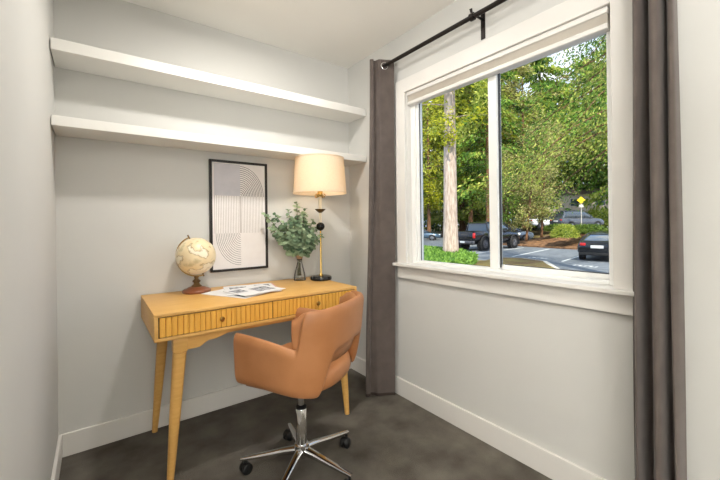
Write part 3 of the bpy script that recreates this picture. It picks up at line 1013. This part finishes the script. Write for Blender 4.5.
# ------------------------------------------------------------------ foliage
def cards(name, P, D, Ln, Wd, m, parent=None, seed=0):
    rg_ = np.random.default_rng(seed)
    n_ = len(P)
    D = D / (np.linalg.norm(D, axis=1, keepdims=True) + 1e-9)
    Q = rg_.normal(size=(n_, 3))
    S = np.cross(D, Q)
    S /= (np.linalg.norm(S, axis=1, keepdims=True) + 1e-9)
    Ln = Ln[:, None]; Wd = Wd[:, None]
    V = np.empty((n_, 4, 3), dtype=np.float32)
    V[:, 0] = P
    V[:, 1] = P + D * Ln * 0.5 + S * Wd * 0.5
    V[:, 2] = P + D * Ln
    V[:, 3] = P + D * Ln * 0.5 - S * Wd * 0.5
    me = bpy.data.meshes.new(name)
    me.vertices.add(n_ * 4)
    me.vertices.foreach_set('co', V.reshape(-1))
    me.loops.add(n_ * 4)
    me.loops.foreach_set('vertex_index', np.arange(n_ * 4, dtype=np.int32))
    me.polygons.add(n_)
    me.polygons.foreach_set('loop_start', np.arange(0, n_ * 4, 4, dtype=np.int32))
    me.update(calc_edges=True)
    me.validate()
    return link(name, me, m, parent)

def tree(x, y, z, h, r0, crown0, rad, nb, per, kind, bark, label, group, seed, droop=0.35, size=0.32, lean=(0, 0), shape='cone', cat='tree', sect=None):
    rg_ = np.random.default_rng(seed)
    root = empty('tree', (x, y, z), 0, label, cat, group)
    pts = [(lean[0] * t * h + 0.12 * r0 * math.sin(5 * t + seed), lean[1] * t * h, -0.1 + t * h) for t in (0, .03, .1, .25, .4, .55, .7, .85, 1)]
    MB().tube(pts, [r0 * q for q in (1.5, 1.15, 1, .9, .78, .62, .45, .28, .08)], 12).build('trunk', bark, root, 180)
    br = MB()
    Ps, Ds = [], []
    for b in range(nb):
        t = (b + rg_.random()) / nb
        zz = crown0 + (h - crown0) * t
        if shape == 'cone':
            L = rad * (1 - t) ** 0.7 + 0.3
        else:
            L = rad * math.sqrt(max(0.05, 1 - (2 * t - 1) ** 2)) * (0.7 + 0.5 * rg_.random())
        a = rg_.random() * 2 * PI if sect is None else sect[0] + (rg_.random() - 0.5) * sect[1]
        tt = zz / h
        o_ = np.array([lean[0] * zz, lean[1] * zz, zz])
        rise = 0.25 if shape != 'cone' else 0.05
        dv = np.array([math.cos(a), math.sin(a), 0])
        u_ = rg_.random(per) ** 0.7
        def pos(u__):
            return o_ + dv * (L * u__) + np.array([0, 0, 1]) * (rise * L * u__ - droop * L * u__ * u__)
        br.tube([tuple(pos(q)) for q in (0, .35, .7, 1)], [r0 * 0.16 * (1 - tt) + 0.02, 0.025, 0.015, 0.006], 5)
        P = o_ + dv * (L * u_)[:, None] + np.array([0, 0, 1]) * (rise * L * u_ - droop * L * u_ ** 2)[:, None]
        side = np.array([-dv[1], dv[0], 0])
        sp = (rg_.random(per) - 0.5) * 2
        P = P + side * (sp * (0.10 + 0.34 * (1 - u_ * 0.6)) * L * 0.6)[:, None]
        P = P + rg_.normal(size=(per, 3)) * (0.12 + 0.04 * L) * np.array([1, 1, 0.7 if shape == 'cone' else 1.4])
        D = dv * 0.6 + side * (sp * 0.8)[:, None] + rg_.normal(size=(per, 3)) * 0.45 + np.array([0, 0, -0.75 if shape == 'cone' else -0.2])
        Ps.append(P); Ds.append(D)
    br.build('branches', bark, root, 180)
    P = np.concatenate(Ps); D = np.concatenate(Ds)
    n_ = len(P)
    kinds = (kind,) if isinstance(kind, str) else kind
    for q, kk in enumerate(kinds):
        w0, w1 = ((0.0, 1.0),) [0] if len(kinds) == 1 else ((0.0, 0.6), (0.6, 1.0))[q]
        blk = (np.sin(P[:, 0] * 1.3 + seed) + np.cos(P[:, 1] * 1.1 + P[:, 2] * 0.9)) * 0.25 + 0.5 + 0.25 * (rg_.random(n_) - 0.5) if q == 0 else blk
        k2 = (blk >= (w0 if q else -9)) & (blk < (w1 if w1 < 1 else 9))
        m2 = int(k2.sum())
        if m2:
            cards('foliage', P[k2], D[k2], size * (0.6 + 0.8 * rg_.random(m2)), size * 0.36 * (0.6 + 0.8 * rg_.random(m2)), LF[kk], root, seed + q)
    return root

def bush(x, y, z, rx, ry, rz, nleaf, kind, label, group, seed, size=0.12, cat='shrub'):
    rg_ = np.random.default_rng(seed)
    root = empty('shrub', (x, y, z), 0, label, cat, group)
    v = rg_.normal(size=(nleaf, 3))
    v /= np.linalg.norm(v, axis=1, keepdims=True)
    v[:, 2] = np.abs(v[:, 2])
    r_ = 0.72 + 0.3 * rg_.random((nleaf, 1))
    lump = 1 + 0.10 * np.sin(v[:, :1] * 7 + seed) * np.cos(v[:, 1:2] * 6)
    P = v * r_ * lump * np.array([rx, ry, rz])
    D = v + rg_.normal(size=(nleaf, 3)) * 0.7
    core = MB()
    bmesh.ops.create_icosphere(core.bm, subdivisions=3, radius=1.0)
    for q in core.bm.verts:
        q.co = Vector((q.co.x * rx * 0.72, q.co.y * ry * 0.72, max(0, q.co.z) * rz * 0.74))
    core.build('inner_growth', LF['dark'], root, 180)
    cards('foliage', P, D, size * (0.6 + 0.8 * rg_.random(nleaf)), size * 0.5 * (0.6 + 0.8 * rg_.random(nleaf)), LF[kind], root, seed)
    return root

# island bed near the building: curb, groundcover, the pale trunk
bedpts = [(7, 8), (12, 14.2), (15.6, 15.7), (15.8, 12.8), (14.9, 10.6), (13.3, 8.5), (12.2, 7.4), (10.5, 6.6), (8.5, 6.6)]
islpts = [(6, 8.5), (11.8, 14.8), (15.8, 16.2), (16.2, 12.8), (15.2, 10.4), (13.6, 8.5), (13.9, 7.9), (15.6, 8.5), (16.2, 7.4), (15.6, 5.9), (14.4, 5.1), (13, 4.1), (10.5, 3.2), (7, 3), (5, 4.5)]
struct('island_curb', MB().prism([(x, y, G0) for x, y in islpts], (0, 0, 0.13), bev=0.03), CONC)
def shrink(pts, d):
    c_ = Vector((sum(p[0] for p in pts) / len(pts), sum(p[1] for p in pts) / len(pts)))
    o__ = []
    for p in pts:
        v = Vector(p) - c_
        o__.append(tuple(c_ + v * (1 - d / v.length)))
    return o__
struct('island_soil', MB().prism([(x, y, G0 + 0.13) for x, y in shrink(islpts, 0.24)], (0, 0, 0.02)), DUFF)
def inpoly(px, py, poly):
    r_ = np.zeros(len(px), bool)
    j = len(poly) - 1
    for i in range(len(poly)):
        xi, yi = poly[i]; xj, yj = poly[j]
        r_ ^= ((yi > py) != (yj > py)) & (px < (xj - xi) * (py - yi) / (yj - yi + 1e-12) + xi)
        j = i
    return r_
rg0 = np.random.default_rng(5)
px = rg0.uniform(6, 16.5, 110000); py = rg0.uniform(5, 16.5, 110000)
k_ = inpoly(px, py, bedpts)
px, py = px[k_], py[k_]
hh = 0.36 + 0.08 * np.sin(px * 2.1) * np.cos(py * 1.7)
P = np.stack([px, py, G0 + 0.12 + hh * rg0.random(len(px)) ** 0.5], 1)
gcv = cards('groundcover', P, rg0.normal(size=(len(px), 3)) + np.array([0, 0, 0.8]), 0.10 + 0.10 * rg0.random(len(px)), 0.06 + 0.05 * rg0.random(len(px)), LF['ground'], None, 6)
tag(gcv, 'low bright green groundcover filling the bed below the left pane', 'groundcover', kind='stuff')

# trees: the pale trunk in the bed, then the woodland behind the lot
tree(13.55, 9.95, G0 + 0.14, 22, 0.365, 6.2, 4.0, 34, 190, 'yellow', BARKP, 'tall tree with a pale thick trunk in the groundcover bed', 'trees outside', 11, 0.25, 0.24, shape='round')
SL = 'dark'
tree(32.4, 28.7, G0, 24, 0.22, 3.6, 5.0, 46, 170, ('yellow', 'lime'), BARKD, 'slim brown-trunked tree between the blue car and the pale trunk', 'trees outside', 12, 0.25, 0.44, shape='round')
tree(37.0, 25.8, G0, 26, 0.28, 4.4, 5.4, 54, 170, ('lime', 'yellow'), BARKD, 'brown-trunked tree rising behind the pickup bed', 'trees outside', 13, 0.3, 0.46, shape='round')
tree(32.7, 32.8, G0, 25, 0.3, 3.0, 5.6, 56, 160, ('yellow', 'fir'), BARKD, 'yellow-green leafy tree behind the blue car, at the far left pane edge', 'trees outside', 14, 0.3, 0.46, shape='round')
tree(38.0, 30.9, G0, 28, 0.3, 3.6, 5.6, 60, 160, ('lime', 'fir'), BARKD, 'broad leafy tree seen just left of the pale trunk, deep in the woodland', 'trees outside', 15, 0.3, 0.55, shape='round')
tree(47.5, 35.0, G0, 30, 0.35, 3.0, 6.6, 60, 160, ('lime', 'fir'), BARKD, 'tall green conifer right of the pale trunk in the farthest row', 'trees outside', 16, 0.3, 0.7)
tree(33.8, 21.0, G0 + 0.3, 27, 0.30, 4.4, 5.4, 66, 160, ('fir', 'lime'), BARKD, 'tall fir behind the window mullion, filling the left side of the right pane', 'trees outside', 17, 0.35, 0.5)
tree(42.3, 24.6, G0 + 0.6, 30, 0.4, 5.0, 7.0, 60, 140, ('dark', 'lime'), BARKD, 'dark conifer deep behind the bank trees', 'trees outside', 18, 0.3, 0.7)
tree(40.5, 20.6, G0 + 1.3, 20, 0.2, 4.2, 5.0, 50, 150, ('olive', 'lime'), BARKD, 'olive-toned tree above the white parked car', 'trees outside', 19, 0.3, 0.42, shape='round')
tree(51.0, 23.6, G0 + 1.3, 27, 0.4, 6.2, 7.5, 60, 150, ('fir', 'lime'), BARKD, 'wide green conifer over the silver-grey car in the upper lot', 'trees outside', 20, 0.35, 0.7)
tree(59.2, 19.4, G0 + 1.3, 25, 0.4, 6.6, 8.0, 56, 160, ('olive', 'lime'), BARKD, 'wide olive tree far behind the yellow sign', 'trees outside', 21, 0.3, 0.75, shape='round')
tree(55.2, 14.2, G0 + 1.3, 24, 0.4, 4.4, 7.0, 56, 140, ('fir', 'lime'), BARKD, 'green conifer at the far right of the upper lot', 'trees outside', 22, 0.35, 0.7)
tree(44.5, 10.2, G0 + 1.3, 22, 0.3, 6.0, 5.4, 50, 150, ('lime', 'olive'), BARKD, 'bright green leafy tree at the right edge of the right pane', 'trees outside', 23, 0.3, 0.5, shape='round')
tree(27.6, 13.4, G0 + 0.5, 9.0, 0.09, 1.2, 2.5, 46, 150, ('olive', 'lime'), BARKD, 'olive shrubby tree on the mulch bank directly behind the pickup hood', 'trees on the bank', 24, 0.2, 0.20, lean=(0.02, -0.10), shape='round')
tree(28.6, 12.6, G0 + 0.8, 9.5, 0.08, 1.4, 2.0, 44, 130, ('olive', 'olive'), BARKD, 'loose feathery tree on the bank left of the shrubs', 'trees on the bank', 25, 0.2, 0.20, lean=(0.02, -0.05), shape='round')
tree(27.9, 15.0, G0 + 0.4, 8.0, 0.10, 1.0, 2.4, 40, 130, ('fir', 'olive'), BARKD, 'leaning slender tree on the bank, partly behind the window mullion', 'trees on the bank', 26, 0.2, 0.20, lean=(-0.03, 0.06), shape='round')
tree(12.3, 0.95, G0, 17, 0.30, 4.6, 4.2, 60, 470, ('fir', 'lime'), BARKD, 'near cedar with drooping boughs reaching in at the top right of the window', 'trees outside', 27, 0.55, 0.125, sect=(R(110), R(200)))
FAR = [(32.7, 36.4), (38, 30.5), (43.6, 41.7), (44.7, 33), (52.7, 37.9), (50.2, 31), (61.1, 35.4), (58, 29.5), (68, 33.4), (70.9, 28.9), (74.2, 24.9), (75.5, 19.0), (66, 17.5), (70, 12)]
FL = ['dense background tree far left behind the blue car', 'background tree behind the pale trunk', 'background tree left of the mullion, farthest row', 'background tree behind the pickup cab', 'background tree right behind the mullion', 'background tree behind the tall fir', 'background tree above the bank trees, farthest row', 'background tree between the bank trees and white car', 'background tree above the white parked car, farthest row', 'background tree left of the yellow sign', 'background tree directly behind the yellow sign', 'background tree right of the yellow sign', 'background tree above the hood of the silver-grey car', 'background tree at the right window edge, farthest row']
for i, (x, y) in enumerate(FAR):
    tree(x, y, G0 + 0.4, 22 + (i * 7) % 6, 0.4, 1.5, 7.0, 40, 110, ('dark', 'lime', 'fir', 'olive')[i % 4], BARKD, FL[i], 'background woodland trees', 40 + i, 0.3, 1.0, shape='round' if i % 2 else 'cone')

# shrubs on the bank
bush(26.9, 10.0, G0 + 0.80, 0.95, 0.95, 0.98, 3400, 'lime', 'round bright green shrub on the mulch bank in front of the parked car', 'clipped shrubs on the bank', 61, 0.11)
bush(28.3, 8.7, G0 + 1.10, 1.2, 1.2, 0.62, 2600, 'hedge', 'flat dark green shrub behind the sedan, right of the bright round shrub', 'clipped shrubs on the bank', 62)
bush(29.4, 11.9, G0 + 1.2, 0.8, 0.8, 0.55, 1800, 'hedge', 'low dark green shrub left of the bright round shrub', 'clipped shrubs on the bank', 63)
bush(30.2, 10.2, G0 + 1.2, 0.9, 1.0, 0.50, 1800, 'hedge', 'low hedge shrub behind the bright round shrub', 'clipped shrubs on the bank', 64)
bush(49.5, 15.6, G0 + 1.29, 2.2, 2.2, 2.4, 2600, 'lime', 'rounded hedge at the far side of the upper lot by the yellow sign', 'hedges of the upper lot', 65, 0.28)
bush(46.0, 22.0, G0 + 1.29, 3.4, 2.6, 1.9, 2600, 'hedge', 'broad hedge behind the white parked car', 'hedges of the upper lot', 66, 0.28)

# pale house glimpsed beyond the upper lot
hs = empty('house', (58.0, 22.5, G0 + 1.29), R(-58), 'pale pinkish house glimpsed under the boughs beyond the yellow sign', 'house')
HOUSE = mat('house_siding', (226, 208, 196), 0.8, var=(236, 220, 210), scale=2)
ROOFM = mat('house_roof', (120, 104, 96), 0.9, var=(136, 120, 110), scale=3)
MB().box(-5, 5, -3, 3, 0, 4.6).build('wall', HOUSE, hs)
MB().prism([(-5.4, -3.5, 4.6), (-5.4, 3.5, 4.6), (-5.4, 0, 6.4)], (10.8, 0, 0)).build('roof', ROOFM, hs)
CG0 = mat('house_window_glass', (70, 80, 88), 0.1, var=(76, 86, 94))
for xw in (-3.2, 0, 3.2):
    for zw in (0.9, 2.9):
        f_ = MB().box(xw - .65, xw + .65, -3.06, -2.98, zw, zw + 1.2).build('window', TRIM, hs)
        MB().box(xw - .56, xw + .56, -3.08, -3.05, zw + .08, zw + 1.12).build('pane', CG0, f_)

# yellow diamond sign
sg = empty('warning_sign', (33.4, 11.4, G0 + 1.29), R(200), 'yellow diamond warning sign on a pale post beyond the bank', 'sign')
MB().tube([(0, 0, -0.05), (0, 0, 2.75)], 0.035, 10).build('post', CONC, sg, 60)
YEL = mat('sign_yellow', (250, 216, 40), 0.5, var=(253, 222, 52), scale=5)
MB().prism([(0.05, 0.33, 2.60), (0.05, 0, 2.93), (0.05, -0.33, 2.60), (0.05, 0, 2.27)], (0.02, 0, 0), bev=0.004).build('sign_plate', YEL, sg)['label'] = 'yellow diamond plate'
MB().box(0.05, 0.065, -0.17, 0.17, 1.95, 2.20, 0.004).build('sign_plate', TRIM, sg)['label'] = 'small white plate below'

# ------------------------------------------------------------------ vehicles
PB = mat('car_paint_black', (24, 25, 30), 0.22, 0.3, var=(30, 31, 36), scale=2, coat=0.8)
PG = mat('car_paint_charcoal', (84, 88, 96), 0.25, 0.4, var=(92, 96, 104), scale=2, coat=0.8)
PS = mat('car_paint_silver_blue', (110, 122, 136), 0.25, 0.5, var=(120, 132, 146), scale=2, coat=0.8)
PW = mat('car_paint_white', (226, 228, 230), 0.3, var=(232, 234, 236), scale=2, coat=0.8)
PBL = mat('car_paint_blue', (70, 92, 112), 0.25, 0.4, var=(78, 100, 120), scale=2, coat=0.8)
CGL = mat('car_glass', (50, 60, 68), 0.05, var=(56, 66, 74), spec=1.0, coat=1.0)
RED = mat('tail_lamp_red', (200, 24, 22), 0.2, var=(212, 34, 28), coat=1.0)
TYRE = mat('tyre_rubber', (26, 26, 27), 0.8, var=(34, 34, 35), scale=20)
RIM = mat('wheel_rim', (120, 122, 126), 0.3, 0.8, var=(134, 136, 140), scale=8)
RIMD = mat('wheel_rim_dark', (120, 120, 124), 0.35, 0.6, var=(76, 76, 80), scale=8)
PLT = mat('number_plate', (226, 228, 226), 0.5, var=(234, 236, 234), scale=8)
PLAS = mat('black_plastic', (30, 30, 31), 0.6, var=(38, 38, 39), scale=10)

def sect_ring(x, hw, z0, z1, e=4.0, n=20, taper=0.0):
    pts = []
    for k in range(n):
        a = 2 * PI * k / n
        ca, sa = math.cos(a), math.sin(a)
        yy = math.copysign(abs(ca) ** (2 / e), ca)
        zz = math.copysign(abs(sa) ** (2 / e), sa)
        z = (z0 + z1) / 2 + zz * (z1 - z0) / 2
        pts.append(Vector((x, yy * (hw - taper * max(0, zz)), z)))
    return pts
def wheel(root, x, y, r, wd, rim, side):
    w_ = MB().tube([(x, y - wd / 2, r), (x, y - wd / 2 + 0.03, r), (x, y + wd / 2 - 0.03, r), (x, y + wd / 2, r)], [r * 0.93, r, r, r * 0.93], 28)
    t_ = w_.build('wheel', TYRE, root, 50)
    rm = MB()
    yo = y + side * (wd / 2)
    rm.tube([(x, yo - side * 0.02, r), (x, yo + side * 0.004, r)], [r * 0.64, r * 0.62], 28)
    for k in range(6):
        a = k * PI / 3
        rm.tube([(x, yo + side * 0.008, r), (x + r * .56 * math.cos(a), yo + side * 0.006, r + r * .56 * math.sin(a))], [0.035, 0.028], 6)
    rm.build('rim', rim, t_, 50)

def sedan(loc, rz, paint, rim, label, group=None, L=4.7, W=1.82, hgt=1.45, suv=False):
    root = empty('sport_utility_car' if suv else 'sedan_car', loc, rz, label, 'car', group)
    hw = W / 2
    belt = 0.93 if not suv else 1.06
    if suv:
        st_ = [(0.0, .70, .48, .95), (0.05, hw - .06, .38, 1.04), (0.25, hw, .32, belt + .03), (1.2, hw, .28, belt), (3.2, hw, .26, belt - .01), (3.7, hw, .27, belt), (4.3, hw - .03, .30, belt - .07), (L - .12, hw - .12, .34, .88), (L, hw - .3, .42, .74)]
        gl_ = [(0.10, hw - .14, belt - .12, belt + .02), (0.42, hw - .10, belt - .12, hgt - .12), (0.75, hw - .12, belt - .12, hgt - .03), (2.3, hw - .12, belt - .12, hgt - .03), (2.7, hw - .14, belt - .12, hgt - .10), (3.45, hw - .10, belt - .12, belt + .04)]
        rf = [(0.35, hw - .32, hgt - .13, hgt - .09), (0.6, hw - .26, hgt - .08, hgt - .01), (2.3, hw - .26, hgt - .06, hgt), (2.72, hw - .32, hgt - .12, hgt - .07)]
    else:
        st_ = [(0.0, .74, .44, .92), (0.05, hw - .07, .36, 1.01), (0.22, hw - .01, .30, 1.04), (0.65, hw, .26, 1.02), (1.3, hw, .24, belt + .04), (2.8, hw, .23, belt), (3.4, hw, .24, belt - .01), (4.1, hw - .04, .27, belt - .12), (L - .15, hw - .15, .30, .74), (L, hw - .35, .36, .62)]
        gl_ = [(0.42, hw - .16, .86, 1.03), (1.15, hw - .19, .84, hgt - .06), (1.5, hw - .19, .84, hgt - .03), (2.3, hw - .19, .84, hgt - .03), (2.75, hw - .20, .84, hgt - .14), (3.4, hw - .12, .84, belt + .02)]
        rf = [(1.02, hw - .40, hgt - .13, hgt - .10), (1.35, hw - .34, hgt - .08, hgt - .02), (2.2, hw - .34, hgt - .06, hgt), (2.62, hw - .38, hgt - .12, hgt - .07)]
    MB().rings([sect_ring(x, a, z0, z1, 5, taper=.05) for x, a, z0, z1 in st_]).build('body', paint, root, 50)
    MB().rings([sect_ring(x, a, z0, z1, 6, taper=(0.16 if z1 > belt + .15 else 0.02)) for x, a, z0, z1 in gl_]).build('windows', CGL, root, 40)
    MB().rings([sect_ring(x, a, z0, z1, 4) for x, a, z0, z1 in rf]).build('roof', paint, root, 50)
    zr = hgt - .05
    for s_ in (-1, 1):
        yb, yt = s_ * (hw - .07), s_ * (hw - .33)
        g0, g1 = gl_[0], gl_[-1]
        for (xa, za, xb, zb2) in ((gl_[0][0] + .05, belt, rf[0][0] + .08, zr - .03), (1.55, belt - .02, 1.62, zr), (2.55, belt - .02, 2.45, zr), (gl_[-1][0], belt - .02, rf[-1][0] - .05, zr - .03)):
            MB().tube([(xa, yb, za), ((xa + xb) / 2, (yb * .55 + yt * .45), (za + zb2) / 2 + .03), (xb, yt, zb2)], 0.035, 8, flat=.5).build('pillar', paint, root, 50)
        # lamps, mirrors, handles
        MB().box(-0.015, 0.20, s_ * (hw - .30) - .13, s_ * (hw - .30) + .13, .78, .92, .025).build('tail_lamp', RED, root, 40)['label'] = 'red tail lamp'
        MB().box(L - .30, L - .06, s_ * (hw - .34) - .12, s_ * (hw - .34) + .12, .60, .72, .03).build('head_lamp', PLT, root, 40)
        MB().box(2.95, 3.08, s_ * (hw + .05) - .07, s_ * (hw + .05) + .07, belt, belt + .12, .03).build('mirror', paint, root, 40)
        for xw in (.95, L - .95):
            MB().tube([(xw, s_ * (hw - .20), .34), (xw, s_ * (hw + .004), .34)], .385, 28).build('wheel_arch', PLAS, root, 40)
            wheel(root, xw, s_ * (hw - .10), .33, .215, rim, s_)
    MB().box(-0.022, .02, -.27, .27, .66, .80, .005).build('number_plate', PLT, root, 30)
    MB().box(-0.02, .16, -hw + .12, hw - .12, .30, .44, .02).build('bumper_insert', PLAS, root, 30)
    return root

sedan((18.15, 4.72, G0), R(10), PB, RIM, 'black sedan seen from behind at the right edge of the window')
sedan((34.2, 14.0, G0 + 1.29), R(-26), PG, RIM, 'silver-grey sport utility car parked in the upper lot beyond the shrubs', L=4.8, W=1.9, hgt=1.78, suv=True)
sedan((36.9, 18.2, G0 + 1.29), R(-26), PW, RIM, 'white car parked left of the silver-grey one in the upper lot')
sedan((27.6, 28.8, G0), R(-54), PBL, RIM, 'blue-grey sedan side-on at the far left of the left pane')
sedan((31.5, 19.9, G0), R(-40), PS, RIM, 'silver car half hidden behind the pickup cab', hgt=1.7, suv=True)

def pickup(loc, rz, label):
    root = empty('pickup_truck', loc, rz, label, 'truck')
    L, hw = 5.8, 0.98
    root.scale = (1, 1, 1.06)
    # bed: two side panels, floor, tailgate, front panel
    for s_ in (-1, 1):
        y0, y1 = sorted((s_ * hw, s_ * (hw - .12)))
        MB().box(0.10, 1.55, y0, y1, .72, 1.30, .035).build('bed_side', PB, root, 40)
        arch = MB()
        for xw in (1.15, 4.75):
            pts = [(xw + .56 * math.cos(a), s_ * (hw + .055), .42 + .56 * math.sin(a)) for a in [PI * k / 12 for k in range(-1, 14)]]
            arch = MB().tube(pts, 0.055, 8, flat=1.0)
            arch.build('fender_flare', PLAS, root, 50)
            MB().tube([(xw, s_ * (hw - .3), .44), (xw, s_ * (hw + .02), .44)], .52, 28).build('wheel_well', PLAS, root, 40)
            wheel(root, xw, s_ * (hw - .10), .44, .30, RIMD, s_)
        MB().box(0.03, .12, s_ * (hw - .10) - .085, s_ * (hw - .10) + .085, .86, 1.20, .02).build('tail_lamp', RED, root, 40)['label'] = 'red tail lamp'
        MB().box(L - .30, L - .05, s_ * (hw - .22) - .15, s_ * (hw - .22) + .15, .92, 1.08, .03).build('head_lamp', PLT, root, 40)
        MB().box(3.95, 4.10, s_ * (hw + .10) - .10, s_ * (hw + .10) + .10, 1.30, 1.52, .03).build('mirror', PLAS, root, 40)
    MB().box(0.10, 1.55, -hw + .1, hw - .1, .66, .76, .01).build('bed_floor', PLAS, root)
    MB().box(0.05, .13, -hw + .19, hw - .19, .70, 1.28, .02).build('tailgate', PB, root, 40)
    MB().box(-0.08, .10, -hw + .05, hw - .05, .50, .68, .03).build('rear_bumper', RIMD, root, 40)
    MB().box(-0.095, -.075, -.20, .20, .54, .66, .004).build('number_plate', PLT, root)
    MB().rings([sect_ring(x, a, z0, z1, 6, taper=.05) for x, a, z0, z1 in ((1.55, hw, .52, 1.30), (1.7, hw, .50, 1.32), (3.9, hw, .50, 1.32), (4.3, hw, .52, 1.30), (5.2, hw - .02, .54, 1.22), (5.65, hw - .08, .56, 1.12), (L, hw - .2, .62, 1.02))]).build('body', PB, root, 45)
    MB().box(0.1, 5.4, -hw + .25, hw - .25, .42, .62, .02).build('chassis', PLAS, root)
    MB().rings([sect_ring(x, a, z0, z1, 7, taper=.17) for x, a, z0, z1 in ((1.60, hw - .05, 1.2, 1.80), (1.8, hw - .04, 1.2, 1.87), (3.5, hw - .04, 1.2, 1.87), (3.8, hw - .05, 1.2, 1.80))] + [sect_ring(4.45, hw - .06, 1.18, 1.30, 7, taper=.02)]).build('windows', CGL, root, 40)
    MB().rings([sect_ring(x, a, z0, z1, 4) for x, a, z0, z1 in ((1.56, hw - .27, 1.78, 1.84), (1.75, hw - .2, 1.84, 1.93), (3.4, hw - .2, 1.86, 1.95), (3.8, hw - .24, 1.78, 1.85))]).build('roof', PB, root, 45)
    for s_ in (-1, 1):
        for (xa, xb) in ((1.58, 1.65), (2.85, 2.85), (4.40, 3.75)):
            MB().tube([(xa, s_ * (hw - .05), 1.28), (xb, s_ * (hw - .22), 1.86)], 0.06 if xa < 1.7 else 0.04, 8).build('pillar', PB, root, 50)
    return root
pickup((19.3, 13.55, G0), R(-1.8), 'black pickup truck seen from the rear corner beyond the pale trunk')
